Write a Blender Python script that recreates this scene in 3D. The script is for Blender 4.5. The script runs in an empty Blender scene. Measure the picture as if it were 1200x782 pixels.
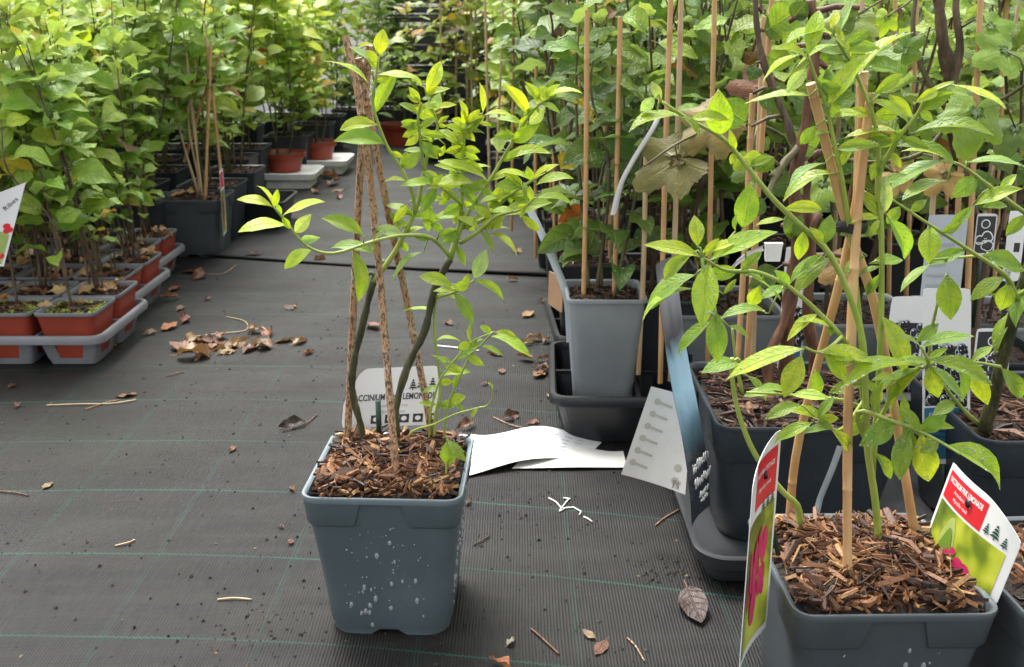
import bpy, math, random
import numpy as np
from mathutils import Vector, Matrix, noise as mnoise

# ------------------------------------------------------------------ camera, sky, sun, exposure
scene = bpy.context.scene
COL = scene.collection
CAM_H, FPX, PITCH = 0.66, 1154.0, math.radians(18.1)
cd = bpy.data.cameras.new('camera'); cam = bpy.data.objects.new('camera', cd); COL.objects.link(cam)
cam.location = (0, 0, CAM_H); cam.rotation_euler = (math.pi/2 - PITCH, 0, 0)
cd.sensor_width = 36; cd.lens = 36*FPX/1200; cd.clip_start = 0.02; cd.clip_end = 400
cd.dof.use_dof = True; cd.dof.focus_distance = 0.98; cd.dof.aperture_fstop = 15.0
scene.camera = cam
W = bpy.data.worlds.new('World'); scene.world = W; W.use_nodes = True
wn = W.node_tree.nodes; wl = W.node_tree.links
SUN_EL, SUN_AZ = math.radians(62), math.radians(-25)      # overcast: high, weak, very soft; a little behind the plants
sky = wn.new('ShaderNodeTexSky'); sky.sky_type = 'NISHITA'; sky.sun_disc = False
sky.sun_elevation = SUN_EL; sky.sun_rotation = SUN_AZ; sky.air_density = 1.0; sky.dust_density = 4.0; sky.ozone_density = 1.0
hs = wn.new('ShaderNodeHueSaturation'); hs.inputs['Saturation'].default_value = 0.12
wl.new(sky.outputs[0], hs.inputs['Color']); wl.new(hs.outputs[0], wn['Background'].inputs[0])
wn['Background'].inputs[1].default_value = 0.15
sd = bpy.data.lights.new('sun', 'SUN'); sd.energy = 1.5; sd.angle = math.radians(22); sd.color = (1, 0.965, 0.90)
sun = bpy.data.objects.new('sun', sd); COL.objects.link(sun)
sdir = Vector((math.sin(SUN_AZ)*math.cos(SUN_EL), math.cos(SUN_AZ)*math.cos(SUN_EL), math.sin(SUN_EL)))
sun.rotation_euler = sdir.to_track_quat('Z', 'Y').to_euler(); sun.location = (-2, 4, 8)
scene.view_settings.view_transform = 'Standard'; scene.view_settings.look = 'None'
scene.view_settings.exposure = 1.72; scene.view_settings.gamma = 1.0

# ------------------------------------------------------------------ helpers
rnd = random.Random(7)
SP, CP = math.sin(PITCH), math.cos(PITCH)
def ray(px, py):
    a, b = (px-600)/FPX, (391-py)/FPX
    return Vector((a, CP + b*SP, -SP + b*CP))
def P(px, py, D):                       # the place's point at forward distance D
    r = ray(px, py); k = D/r.y
    return Vector((r.x*k, D, CAM_H + r.z*k))
def G(px, py, z=0.0):                   # the place's point at height z
    r = ray(px, py); k = (z-CAM_H)/r.z
    return Vector((r.x*k, r.y*k, z))
def proj(v):
    x, y, z = v.x, v.y, v.z-CAM_H
    zc = y*CP - z*SP; yc = y*SP + z*CP
    return (600 + FPX*x/zc, 391 - FPX*yc/zc)

def thing(name, label, cat, loc=(0, 0, 0), group=None):
    o = bpy.data.objects.new(name, None); COL.objects.link(o); o.empty_display_size = 0.02
    o.location = loc; o['label'] = label; o['category'] = cat
    if group: o['group'] = group
    return o
def part(name, mesh, parent, loc=(0, 0, 0), mat=None, kind=None, color=None):
    o = bpy.data.objects.new(name, mesh); COL.objects.link(o); o.parent = parent
    if mat is not None: o.matrix_basis = mat
    else: o.location = loc
    if kind: o['kind'] = kind
    if color: o.color = (*color, 1)
    return o
def solo(name, mesh, label, cat, loc=(0, 0, 0), group=None, mat=None, color=None, kind=None):
    o = bpy.data.objects.new(name, mesh); COL.objects.link(o)
    if mat is not None: o.matrix_basis = mat
    else: o.location = loc
    if label: o['label'] = label
    if cat: o['category'] = cat
    if group: o['group'] = group
    if color: o.color = (*color, 1)
    if kind: o['kind'] = kind
    return o

class MB:
    def __init__(s): s.v = []; s.f = []; s.mi = []; s.uv = {}
    def add(s, vs, fs, mi=0):
        b = len(s.v); s.v += [tuple(v) for v in vs]
        s.f += [tuple(i+b for i in f) for f in fs]; s.mi += [mi]*len(fs)
        return b
    def tube(s, pts, rad, n=6, mi=0, caps=True):
        pts = [Vector(p) for p in pts]; m = len(pts)
        if not hasattr(rad, '__len__'): rad = [rad]*m
        ref = Vector((0.31, 0.17, 0.93)); vs = []
        t0 = (pts[1]-pts[0]).normalized()
        if abs(t0.dot(ref)) > 0.95: ref = Vector((1, 0, 0))
        a = (ref - t0*ref.dot(t0)).normalized()
        for i, p in enumerate(pts):
            t = (pts[min(i+1, m-1)] - pts[max(i-1, 0)]).normalized()
            a = (a - t*a.dot(t)).normalized(); b = t.cross(a)
            for k in range(n):
                an = 2*math.pi*k/n
                vs.append(p + (a*math.cos(an) + b*math.sin(an))*rad[i])
        fs = [(i*n+k, i*n+(k+1) % n, (i+1)*n+(k+1) % n, (i+1)*n+k) for i in range(m-1) for k in range(n)]
        if caps: fs += [tuple(range(n-1, -1, -1)), tuple(range((m-1)*n, m*n))]
        s.add(vs, fs, mi)
    def loft(s, rings, mi=0, closed=True, cap0=False, cap1=False):
        n = len(rings[0]); vs = [v for r in rings for v in r]
        q = n if closed else n-1
        fs = [(i*n+k, i*n+(k+1) % n, (i+1)*n+(k+1) % n, (i+1)*n+k) for i in range(len(rings)-1) for k in range(q)]
        if cap0: fs.append(tuple(range(n-1, -1, -1)))
        if cap1: fs.append(tuple(range((len(rings)-1)*n, len(rings)*n)))
        s.add(vs, fs, mi)
    def box(s, c, size, M=None, mi=0):
        hx, hy, hz = size[0]/2, size[1]/2, size[2]/2
        vs = [Vector((x*hx, y*hy, z*hz)) for x in (-1, 1) for y in (-1, 1) for z in (-1, 1)]
        if M is not None: vs = [M @ v for v in vs]
        c = Vector(c); vs = [v+c for v in vs]
        s.add(vs, [(0, 1, 3, 2), (4, 6, 7, 5), (0, 4, 5, 1), (2, 3, 7, 6), (0, 2, 6, 4), (1, 5, 7, 3)], mi)
    def mesh(s, name, mats, smooth=True, auto=None):
        me = bpy.data.meshes.new(name); me.from_pydata(s.v, [], s.f)
        for m in (mats if isinstance(mats, (list, tuple)) else [mats]): me.materials.append(m)
        if any(s.mi): me.polygons.foreach_set('material_index', s.mi)
        if smooth: me.polygons.foreach_set('use_smooth', [True]*len(s.f))
        if smooth and auto: me.set_sharp_from_angle(angle=math.radians(auto))
        me.update(); return me

def catmull(pts, step=4):
    pts = [Vector(p) for p in pts]
    if len(pts) < 3: return [pts[0].lerp(pts[-1], i/step) for i in range(step+1)]
    q = [pts[0]*2-pts[1]] + pts + [pts[-1]*2-pts[-2]]; out = []
    for i in range(1, len(q)-2):
        a, b, c, d = q[i-1], q[i], q[i+1], q[i+2]
        for k in range(step):
            t = k/step
            out.append(0.5*((2*b) + (c-a)*t + (2*a-5*b+4*c-d)*t*t + (3*b-a-3*c+d)*t**3))
    out.append(pts[-1]); return out

# ------------------------------------------------------------------ materials
class NT:
    def __init__(s, name):
        s.m = bpy.data.materials.new(name); s.m.use_nodes = True
        s.t = s.m.node_tree; s.n = s.t.nodes; s.b = s.n['Principled BSDF']; s.out = s.n['Material Output']
    def lk(s, a, b): s.t.links.new(a, b)
    def val(s, sock, x):
        if isinstance(x, bpy.types.NodeSocket): s.lk(x, sock)
        elif x is not None:
            if isinstance(x, (tuple, list)) and len(x) == 3 and sock.type == 'RGBA': x = (*x, 1)
            sock.default_value = x
    def math(s, op, a, b=None, c=None, clamp=False):
        n = s.n.new('ShaderNodeMath'); n.operation = op; n.use_clamp = clamp
        for i, x in enumerate((a, b, c)):
            if x is not None: s.val(n.inputs[i], x)
        return n.outputs[0]
    def mix(s, f, a, b, mode='MIX'):
        n = s.n.new('ShaderNodeMix'); n.data_type = 'RGBA'; n.blend_type = mode
        s.val(n.inputs['Factor'], f); s.val(n.inputs[6], a); s.val(n.inputs[7], b); return n.outputs[2]
    def noise(s, vec, scale, detail=3, rough=0.55, out=0, dist=0):
        n = s.n.new('ShaderNodeTexNoise'); n.inputs['Scale'].default_value = scale
        n.inputs['Detail'].default_value = detail; n.inputs['Roughness'].default_value = rough
        n.inputs['Distortion'].default_value = dist
        if vec is not None: s.lk(vec, n.inputs['Vector'])
        return n.outputs[out]
    def ramp(s, f, stops):
        n = s.n.new('ShaderNodeValToRGB'); e = n.color_ramp.elements
        while len(e) < len(stops): e.new(0.5)
        for i, (p, c) in enumerate(stops):
            e[i].position = p; e[i].color = (*c, 1) if len(c) == 3 else c
        s.lk(f, n.inputs[0]); return n.outputs[0]
    def sstep(s, x, a, b):
        n = s.n.new('ShaderNodeMapRange'); n.interpolation_type = 'SMOOTHSTEP'
        s.val(n.inputs[0], x); n.inputs[1].default_value = a; n.inputs[2].default_value = b; return n.outputs[0]
    def coord(s, k='Object'): return s.n.new('ShaderNodeTexCoord').outputs[k]
    def sep(s, v):
        n = s.n.new('ShaderNodeSeparateXYZ'); s.lk(v, n.inputs[0]); return n.outputs
    def comb(s, x, y, z=0.0):
        n = s.n.new('ShaderNodeCombineXYZ')
        for i, q in enumerate((x, y, z)): s.val(n.inputs[i], q)
        return n.outputs[0]
    def mapping(s, v, sc):
        n = s.n.new('ShaderNodeMapping'); n.inputs['Scale'].default_value = sc; s.lk(v, n.inputs[0]); return n.outputs[0]
    def bump(s, h, dist=0.001, st=1.0, nrm=None):
        n = s.n.new('ShaderNodeBump'); n.inputs['Distance'].default_value = dist; n.inputs['Strength'].default_value = st
        s.lk(h, n.inputs['Height'])
        if nrm is not None: s.lk(nrm, n.inputs['Normal'])
        return n.outputs[0]
    def set(s, **k):
        for a, x in k.items(): s.val(s.b.inputs[a.replace('_', ' ')], x)
        return s.m

def plastic(name, col, rough=0.35, dirt=0.25, dust=(0.20, 0.17, 0.13), spec=0.5):
    n = NT(name); co = n.coord()
    a = n.noise(co, 9, 5); b = n.noise(co, 160, 3); d = n.noise(co, 28, 6, 0.7)
    c = n.mix(n.sstep(a, 0.3, 0.75), tuple(x*0.86 for x in col), tuple(min(1, x*1.16) for x in col))
    c = n.mix(n.math('MULTIPLY', n.sstep(d, 0.56, 0.78), dirt), c, dust)
    r = n.math('ADD', n.math('MULTIPLY', a, 0.28), rough-0.12)
    return n.set(Base_Color=c, Roughness=r, Normal=n.bump(b, 0.0004, 0.35), Specular_IOR_Level=spec)
def flat(name, col, rough=0.6, var=0.12, **kw):
    n = NT(name); co = n.coord(); a = n.noise(co, 40, 4)
    c = n.mix(a, tuple(x*(1-var) for x in col), tuple(min(1, x*(1+var)) for x in col))
    return n.set(Base_Color=c, Roughness=rough, **kw)

M = {}
M['pot_blue'] = plastic('blue grey pot plastic', (0.078, 0.103, 0.113), 0.36, 0.14)
M['pot_dark'] = plastic('dark slate pot plastic', (0.026, 0.033, 0.040), 0.40, 0.10)
M['pot_grey'] = plastic('light grey pot plastic', (0.22, 0.24, 0.25), 0.42, 0.15)
M['rim_highlight'] = plastic('rim plastic with painted highlight', (0.13, 0.165, 0.178), 0.28, 0.05)  # lighter than the pot plastic: the rim's highlight is painted into its colour
M['pot_slate'] = plastic('slate pot plastic', (0.062, 0.074, 0.081), 0.38, 0.12)
M['rim_slate'] = plastic('slate rim plastic', (0.075, 0.090, 0.098), 0.30, 0.08)
M['black'] = plastic('black plastic', (0.014, 0.015, 0.017), 0.36, 0.22, (0.10, 0.09, 0.08))
M['tray_grey'] = plastic('grey tray plastic', (0.155, 0.16, 0.17), 0.45, 0.30)
M['tray_dark'] = plastic('charcoal tray plastic', (0.035, 0.038, 0.042), 0.38, 0.25)
M['terra'] = plastic('terracotta pot plastic', (0.25, 0.036, 0.017), 0.45, 0.30, (0.12, 0.07, 0.04))
M['white_pl'] = plastic('white plastic', (0.74, 0.74, 0.72), 0.45, 0.25, (0.3, 0.27, 0.2))
M['tie'] = plastic('black cable tie', (0.012, 0.012, 0.013), 0.4, 0.0)
M['stake'] = plastic('green plastic stake', (0.01, 0.035, 0.022), 0.4, 0.0)

def leaf_mat(name, src, veins=9.0, transl=0.46, rough=0.36, back=1.35, bumpd=0.0012, edge=None, side=0.38, vc=(0.36, 0.46, 0.16), bc=(0.24, 0.34, 0.20)):
    n = NT(name)
    if src == 'object':
        oi = n.n.new('ShaderNodeObjectInfo'); col = oi.outputs['Color']; rn = oi.outputs['Random']
    else:
        at = n.n.new('ShaderNodeAttribute'); at.attribute_name = 'lcol'; col = at.outputs['Color']
        ge0 = n.n.new('ShaderNodeNewGeometry'); rn = ge0.outputs['Random Per Island']
    uv = n.n.new('ShaderNodeUVMap'); uv.uv_map = 'UVMap'
    x, y, _ = n.sep(uv.outputs[0])
    sabs = n.math('ABSOLUTE', n.math('MULTIPLY', n.math('SUBTRACT', y, 0.5), 2.0))
    mid = n.math('SUBTRACT', 1.0, n.sstep(sabs, 0.02, 0.09))
    ph = n.math('FRACT', n.math('MULTIPLY', n.math('SUBTRACT', x, n.math('MULTIPLY', sabs, 0.22)), veins))
    sv = n.math('SUBTRACT', 1.0, n.sstep(n.math('ABSOLUTE', n.math('SUBTRACT', ph, 0.5)), 0.0, 0.14))
    vein = n.math('MAXIMUM', mid, n.math('MULTIPLY', sv, side))
    ofs = n.n.new('ShaderNodeVectorMath'); ofs.operation = 'ADD'
    n.lk(uv.outputs[0], ofs.inputs[0]); n.lk(n.comb(n.math('MULTIPLY', rn, 37.0), n.math('MULTIPLY', rn, 11.0)), ofs.inputs[1])
    v = n.mapping(ofs.outputs[0], (1.6, 1, 1))
    a = n.noise(v, 2.3, 4, 0.6); b = n.noise(v, 26, 3, 0.6)
    c = n.mix(n.sstep(a, 0.3, 0.72), n.mix(1.0, col, (0.74, 0.84, 0.80), 'MULTIPLY'), n.mix(1.0, col, (1.22, 1.12, 0.9), 'MULTIPLY'))
    c = n.mix(n.math('MULTIPLY', n.sstep(b, 0.45, 0.8), 0.22), c, n.mix(1.0, c, (0.6, 0.75, 0.6), 'MULTIPLY'))
    c = n.mix(n.math('MULTIPLY', vein, 0.42), c, n.mix(0.5, c, vc))
    if edge:
        e = n.math('MULTIPLY', n.sstep(n.math('ADD', sabs, n.math('MULTIPLY', n.math('SUBTRACT', a, 0.5), 1.6)), 0.75, 1.1), 0.75)
        c = n.mix(e, c, edge)
    ge = n.n.new('ShaderNodeNewGeometry')
    cb = n.mix(0.55, c, bc)
    c = n.mix(ge.outputs['Backfacing'], c, cb)
    hh = n.math('ADD', n.math('MULTIPLY', vein, -0.8), n.math('MULTIPLY', n.noise(v, 7, 3), 0.9))
    bp = n.bump(hh, bumpd, 0.8)
    rr = n.math('ADD', n.math('MULTIPLY', b, 0.25), rough-0.10)
    n.set(Base_Color=c, Roughness=rr, Normal=bp, Specular_IOR_Level=0.45)
    tr = n.n.new('ShaderNodeBsdfTranslucent'); n.lk(n.mix(1.0, c, (1.25, 1.15, 0.5), 'MULTIPLY'), tr.inputs[0]); n.lk(bp, tr.inputs[1])
    ms = n.n.new('ShaderNodeMixShader'); ms.inputs[0].default_value = transl
    n.lk(n.b.outputs[0], ms.inputs[1]); n.lk(tr.outputs[0], ms.inputs[2]); n.lk(ms.outputs[0], n.out.inputs[0])
    return n.m
M['leaf'] = leaf_mat('leaf', 'object')
M['leaf_broad'] = leaf_mat('broad crinkled leaf', 'object', 8.0, 0.42, 0.38, bumpd=0.003)
M['leaf_lobed'] = leaf_mat('lobed leaf', 'object', 5.0, 0.40, 0.42, bumpd=0.0015, side=0.08)
M['lobed_dead'] = leaf_mat('withered lobed leaf', 'object', 5.0, 0.20, 0.5, bumpd=0.0015, side=0.05, edge=(0.07, 0.035, 0.015), vc=(0.30, 0.24, 0.06), bc=(0.16, 0.12, 0.05))
M['leaf_join'] = leaf_mat('far leaf', 'attr', 8.0, 0.42, 0.42)
M['leaf_dead'] = leaf_mat('withered leaf', 'object', 6.0, 0.15, 0.46, bumpd=0.002, vc=(0.16, 0.075, 0.035), bc=(0.26, 0.13, 0.075))

def stem_mat(name, c0, c1, c2, sc=60, rough=0.55, bd=0.0012):
    n = NT(name); co = n.coord(); v = n.mapping(co, (1, 1, 0.22))
    a = n.noise(v, sc, 5, 0.65); b = n.noise(co, 14, 3)
    c = n.ramp(n.math('ADD', n.math('MULTIPLY', a, 0.6), n.math('MULTIPLY', b, 0.4)), [(0.34, c0), (0.5, c1), (0.66, c2)])
    return n.set(Base_Color=c, Roughness=rough, Normal=n.bump(a, bd, 0.9))
M['stem_green'] = stem_mat('green shoot bark', (0.17, 0.23, 0.035), (0.27, 0.35, 0.06), (0.38, 0.45, 0.11), 50, 0.42, 0.0004)
M['stem_old'] = stem_mat('old blueberry bark', (0.010, 0.008, 0.005), (0.040, 0.042, 0.012), (0.13, 0.115, 0.05), 130, 0.6, 0.003)
M['bark_red'] = stem_mat('red brown bark', (0.032, 0.012, 0.006), (0.105, 0.042, 0.020), (0.24, 0.125, 0.07), 90, 0.6, 0.003)
M['bark_dark'] = stem_mat('dark brown bark', (0.020, 0.012, 0.006), (0.070, 0.042, 0.022), (0.19, 0.13, 0.08), 80, 0.6, 0.003)
M['bark_mid'] = stem_mat('greenish brown stem', (0.03, 0.025, 0.01), (0.085, 0.075, 0.025), (0.15, 0.13, 0.05), 80)
M['cane'] = stem_mat('fresh bamboo cane', (0.36, 0.19, 0.075), (0.50, 0.29, 0.125), (0.60, 0.39, 0.19), 50, 0.45, 0.0004)
n = NT('weathered bamboo cane'); co = n.coord(); a = n.noise(n.mapping(co, (1, 1, 0.18)), 160, 4, 0.6); b = n.noise(n.mapping(co, (1, 1, 0.5)), 420, 3, 0.7); d = n.noise(co, 9, 3)
c = n.ramp(n.math('ADD', n.math('MULTIPLY', a, 0.5), n.math('MULTIPLY', d, 0.5)), [(0.36, (0.26, 0.125, 0.055)), (0.5, (0.40, 0.235, 0.12)), (0.64, (0.47, 0.35, 0.25))])
c = n.mix(n.math('MULTIPLY', n.sstep(n.math('ADD', b, n.math('MULTIPLY', d, 0.25)), 0.62, 0.70), 0.85), c, (0.035, 0.022, 0.016))
M['cane_old'] = n.set(Base_Color=c, Roughness=0.62, Normal=n.bump(b, 0.001, 0.8))
M['cane_pale'] = stem_mat('pale bamboo cane', (0.36, 0.24, 0.12), (0.47, 0.34, 0.19), (0.56, 0.44, 0.27), 50, 0.5, 0.0004)

def island_mat(name, stops, rough=0.7, bd=0.0008, spec=0.4):
    n = NT(name); g = n.n.new('ShaderNodeNewGeometry'); co = n.coord()
    a = n.noise(n.mapping(co, (1, 1, 1)), 320, 4, 0.65)
    c = n.ramp(g.outputs['Random Per Island'], stops)
    c = n.mix(1.0, c, n.ramp(a, [(0.3, (0.5, 0.5, 0.5)), (0.7, (1.25, 1.2, 1.15))]), 'MULTIPLY')
    return n.set(Base_Color=c, Roughness=rough, Normal=n.bump(a, bd, 0.8), Specular_IOR_Level=spec)
M['chip'] = island_mat('bark mulch', [(0.0, (0.010, 0.006, 0.005)), (0.28, (0.05, 0.021, 0.011)), (0.56, (0.14, 0.058, 0.024)), (0.84, (0.27, 0.125, 0.052)), (1.0, (0.44, 0.27, 0.12))], 0.55)
M['chip_dark'] = island_mat('dark wet mulch', [(0.0, (0.012, 0.008, 0.006)), (0.4, (0.04, 0.019, 0.012)), (0.8, (0.11, 0.050, 0.030)), (1.0, (0.24, 0.13, 0.07))], 0.5)
M['crumb'] = island_mat('soil crumbs', [(0.0, (0.008, 0.007, 0.006)), (0.6, (0.022, 0.017, 0.013)), (0.9, (0.06, 0.04, 0.028)), (1.0, (0.25, 0.18, 0.10))], 0.7)
M['moss'] = island_mat('liverwort and moss', [(0.0, (0.12, 0.18, 0.015)), (0.5, (0.28, 0.37, 0.03)), (1.0, (0.46, 0.52, 0.08))], 0.6)
n = NT('potting soil'); co = n.coord(); a = n.noise(co, 90, 6, 0.7); b = n.noise(co, 300, 3)
M['soil'] = n.set(Base_Color=n.ramp(a, [(0.3, (0.008, 0.006, 0.005)), (0.55, (0.028, 0.018, 0.012)), (0.75, (0.08, 0.045, 0.025))]), Roughness=0.75, Normal=n.bump(n.math('ADD', a, b), 0.004, 1.0))
n = NT('water drop'); co = n.coord()
M['water'] = n.set(Base_Color=n.mix(n.noise(co, 30), (0.55, 0.60, 0.63), (0.72, 0.76, 0.78)), Roughness=0.05, IOR=1.33, Transmission_Weight=0.66)  # whitish base colour paints in the sky reflection on the drops

def paper(name, col, rough=0.35, var=0.05, trans=0.0):
    n = NT(name); co = n.coord(); a = n.noise(co, 35, 5, 0.6)
    return n.set(Base_Color=n.mix(a, tuple(x*(1-var*2) for x in col), tuple(min(1, x*(1+var)) for x in col)), Roughness=rough)
M['paper'] = paper('white label card', (0.70, 0.705, 0.70))
M['paper_warm'] = paper('off white sheet', (0.58, 0.565, 0.53), 0.5, 0.08)
M['ink'] = paper('black print', (0.02, 0.021, 0.024), 0.4)
M['ink_green'] = paper('dark green print', (0.012, 0.07, 0.05), 0.4)
M['ink_grey'] = paper('grey print', (0.34, 0.35, 0.37), 0.4)
M['red'] = paper('red print', (0.62, 0.022, 0.032), 0.3)
M['pink'] = paper('pink print', (0.58, 0.035, 0.13), 0.3, 0.2)
M['pink_deep'] = paper('deep pink print', (0.45, 0.015, 0.07), 0.3, 0.2)
M['white_ink'] = paper('white print', (0.85, 0.85, 0.84), 0.35)
M['beige'] = paper('beige print', (0.36, 0.345, 0.29), 0.4)
M['lime'] = paper('lime print', (0.44, 0.50, 0.035), 0.3, 0.15)
M['leafprint'] = paper('leaf print', (0.16, 0.28, 0.035), 0.3, 0.25)
M['leafprint2'] = paper('pale leaf print', (0.36, 0.45, 0.13), 0.3, 0.2)
M['berry'] = paper('black berry print', (0.014, 0.013, 0.022), 0.25)
M['blue'] = paper('blue print', (0.045, 0.16, 0.27), 0.28, 0.12)
M['greyblue'] = paper('grey blue print', (0.42, 0.47, 0.50), 0.28, 0.1)
M['cardboard'] = paper('cardboard', (0.34, 0.20, 0.11), 0.7, 0.12)
n = NT('blurred photo print'); co = n.coord(); a = n.noise(co, 22, 2)
M['photo_green'] = n.set(Base_Color=n.ramp(a, [(0.30, (0.05, 0.085, 0.012)), (0.46, (0.14, 0.20, 0.02)), (0.56, (0.36, 0.42, 0.03)), (0.70, (0.58, 0.60, 0.08))]), Roughness=0.28)
n = NT('blue fruit label print'); uv = n.n.new('ShaderNodeUVMap'); uv.uv_map = 'UVMap'; x, y, _ = n.sep(uv.outputs[0]); co = n.coord(); a = n.noise(n.mapping(co, (1, 1, 0.25)), 60, 3)
f = n.math('ADD', x, n.math('MULTIPLY', n.math('SUBTRACT', a, 0.5), 0.12))
c = n.ramp(f, [(0.0, (0.035, 0.042, 0.05)), (0.28, (0.055, 0.065, 0.075)), (0.40, (0.16, 0.27, 0.34)), (0.52, (0.34, 0.55, 0.68)), (0.62, (0.30, 0.48, 0.60)), (0.70, (0.06, 0.065, 0.075)), (0.85, (0.30, 0.31, 0.33)), (1.0, (0.10, 0.11, 0.12))])
M['bluelabel'] = n.set(Base_Color=c, Roughness=0.2)

# woven ground fabric
def fabric(name, far=False):
    n = NT(name); co = n.coord(); x, y, z = n.sep(co)
    xc = n.math('MINIMUM', n.math('MAXIMUM', x, -1.0), 1.0)
    wob = n.math('MULTIPLY', n.math('SUBTRACT', n.noise(co, 2.5, 2), 0.5), 0.012)
    u = n.math('ADD', n.math('SUBTRACT', x, n.math('MULTIPLY', n.math('SUBTRACT', y, 1.05), 0.0078)), wob)
    v = n.math('ADD', y, n.math('ADD', n.math('MULTIPLY', xc, 0.165), n.math('MULTIPLY', n.math('MULTIPLY', xc, xc), 0.145)))
    v = n.math('ADD', v, wob)
    fine = n.noise(n.mapping(co, (260, 30, 1)), 1.0, 2)
    rib = n.math('SINE', n.math('ADD', n.math('MULTIPLY', u, 2*math.pi/0.0036), n.math('MULTIPLY', n.noise(co, 40, 2), 1.2)))
    wft = n.math('SINE', n.math('MULTIPLY', v, 2*math.pi/0.0024))
    # lateral teal threads (zigzag), longitudinal fainter pairs
    zz = n.math('MULTIPLY', n.math('SINE', n.math('MULTIPLY', u, 2*math.pi/0.0072)), 0.0009)
    dv = n.math('ABSOLUTE', n.math('SUBTRACT', n.math('FRACT', n.math('DIVIDE', n.math('SUBTRACT', n.math('ADD', v, zz), 1.067-0.0875-3.5), 0.175)), 0.5))
    lat = n.math('SUBTRACT', 1.0, n.sstep(n.math('MULTIPLY', dv, 0.175), 0.0006, 0.0019))
    du = n.math('ABSOLUTE', n.math('SUBTRACT', n.math('FRACT', n.math('DIVIDE', n.math('SUBTRACT', u, 0.073-0.08775-3.51), 0.1755)), 0.5))
    dd = n.math('MULTIPLY', du, 0.1755)
    lon = n.math('SUBTRACT', 1.0, n.sstep(n.math('ABSOLUTE', n.math('SUBTRACT', dd, 0.0022)), 0.0004, 0.0016))
    lon = n.math('MULTIPLY', lon, n.math('ADD', 0.10, n.math('MULTIPLY', n.sstep(n.math('SINE', n.math('MULTIPLY', v, 2*math.pi/0.0052)), -0.1, 0.5), 0.27)))
    wear = n.sstep(n.noise(co, 5, 4), 0.32, 0.62)
    lat = n.math('MULTIPLY', lat, n.math('ADD', 0.40, n.math('MULTIPLY', wear, 0.6)))
    thread = n.math('MAXIMUM', lat, n.math('MULTIPLY', lon, n.math('ADD', 0.3, wear)))
    dust = n.noise(n.mapping(co, (1.2, 3.2, 1)), 2.2, 6, 0.66)
    strk = n.noise(n.mapping(co, (1.0, 26, 1)), 1.6, 4, 0.6)
    base = n.mix(n.math('MULTIPLY', n.math('ADD', rib, 1.0), 0.5), (0.0018, 0.0018, 0.0018), (0.0092, 0.0088, 0.0085))
    base = n.mix(n.math('MULTIPLY', n.sstep(fine, 0.4, 0.75), 0.5), base, (0.018, 0.017, 0.016))
    base = n.mix(n.math('MULTIPLY', n.sstep(dust, 0.44, 0.68), 0.60), base, (0.024, 0.0215, 0.019))
    base = n.mix(n.math('MULTIPLY', n.sstep(strk, 0.46, 0.72), 0.30), base, (0.025, 0.023, 0.020))
    alg = n.sstep(n.noise(co, 1.7, 5, 0.6), 0.47, 0.66)
    base = n.mix(n.math('MULTIPLY', alg, 0.45), base, (0.011, 0.013, 0.007))
    dark = n.sstep(n.noise(n.mapping(co, (1.0, 2.0, 1)), 6.5, 6, 0.7), 0.52, 0.70)
    base = n.mix(n.math('MULTIPLY', dark, 0.55), base, n.mix(1.0, base, (0.42, 0.40, 0.38), 'MULTIPLY'))
    spk = n.sstep(n.noise(co, 170, 3, 0.7), 0.68, 0.74)
    base = n.mix(n.math('MULTIPLY', spk, 0.7), base, (0.010, 0.008, 0.006))
    c = n.mix(thread, base, (0.011, 0.072, 0.052))
    h = n.math('ADD', n.math('MULTIPLY', rib, 0.45), n.math('MULTIPLY', n.math('MULTIPLY', rib, wft), 0.4))
    h = n.math('ADD', h, n.math('MULTIPLY', fine, 0.5))
    bp = n.bump(h, 0.0006, 0.9)
    bp = n.bump(n.noise(n.mapping(co, (5, 14, 1)), 1.0, 3), 0.006, 0.5, bp)
    rr = n.math('ADD', 0.30, n.math('MULTIPLY', n.noise(n.mapping(co, (1, 2.4, 1)), 3, 5, 0.62), 0.50))
    return n.set(Base_Color=c, Roughness=rr, Normal=bp, Specular_IOR_Level=0.24)
M['fabric'] = fabric('woven ground cover')
n = NT('earth'); co = n.coord(); a = n.noise(co, 3, 6, 0.65)
M['earth'] = n.set(Base_Color=n.ramp(a, [(0.3, (0.03, 0.028, 0.022)), (0.7, (0.075, 0.062, 0.045))]), Roughness=0.9, Normal=n.bump(a, 0.03, 0.6))

# ------------------------------------------------------------------ the setting
g = MB(); g.add([(-60, -60, -0.03), (60, -60, -0.03), (60, 90, -0.03), (-60, 90, -0.03)], [(0, 1, 2, 3)])
solo('ground', g.mesh('ground', M['earth'], False), None, None, kind='structure')
def seam_y(x): return 2.52 - 0.22*max(-2.0, min(1.2, x)) + 0.008*math.sin(x*5)
def sheet(name, ya, yb, z0, nx, ny, lip=False):
    b = MB(); rows = []
    for j in range(ny+1):
        r = []
        for i in range(nx+1):
            x = -5 + 10*i/nx; t = j/ny
            y0, y1 = ya(x), yb(x); y = y0 + (y1-y0)*t**(1.6 if lip else 1)
            z = z0 + 0.0011*(mnoise.noise((x*3, y*5, 2.0)))
            if lip:
                z += 0.010*math.exp(-(y-y0)/0.05)*(0.55+0.45*math.sin(x*3.1))
            r.append((x, y, z))
        rows.append(r)
    b.loft(rows, closed=False)
    if lip:                              # the folded front edge of the upper sheet
        e = rows[0]; b.loft([[(p[0], p[1]-0.004, z0-0.003) for p in e], [(p[0], p[1]-0.006, p[2]-0.003) for p in e], e], closed=False)
    return solo(name, b.mesh(name, M['fabric']), None, None, kind='structure')
sheet('ground_fabric', lambda x: -2.0, lambda x: 2.95, 0.0, 120, 90)
sheet('far_ground_fabric', seam_y, lambda x: 10.0, 0.006, 120, 60, True)

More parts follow.
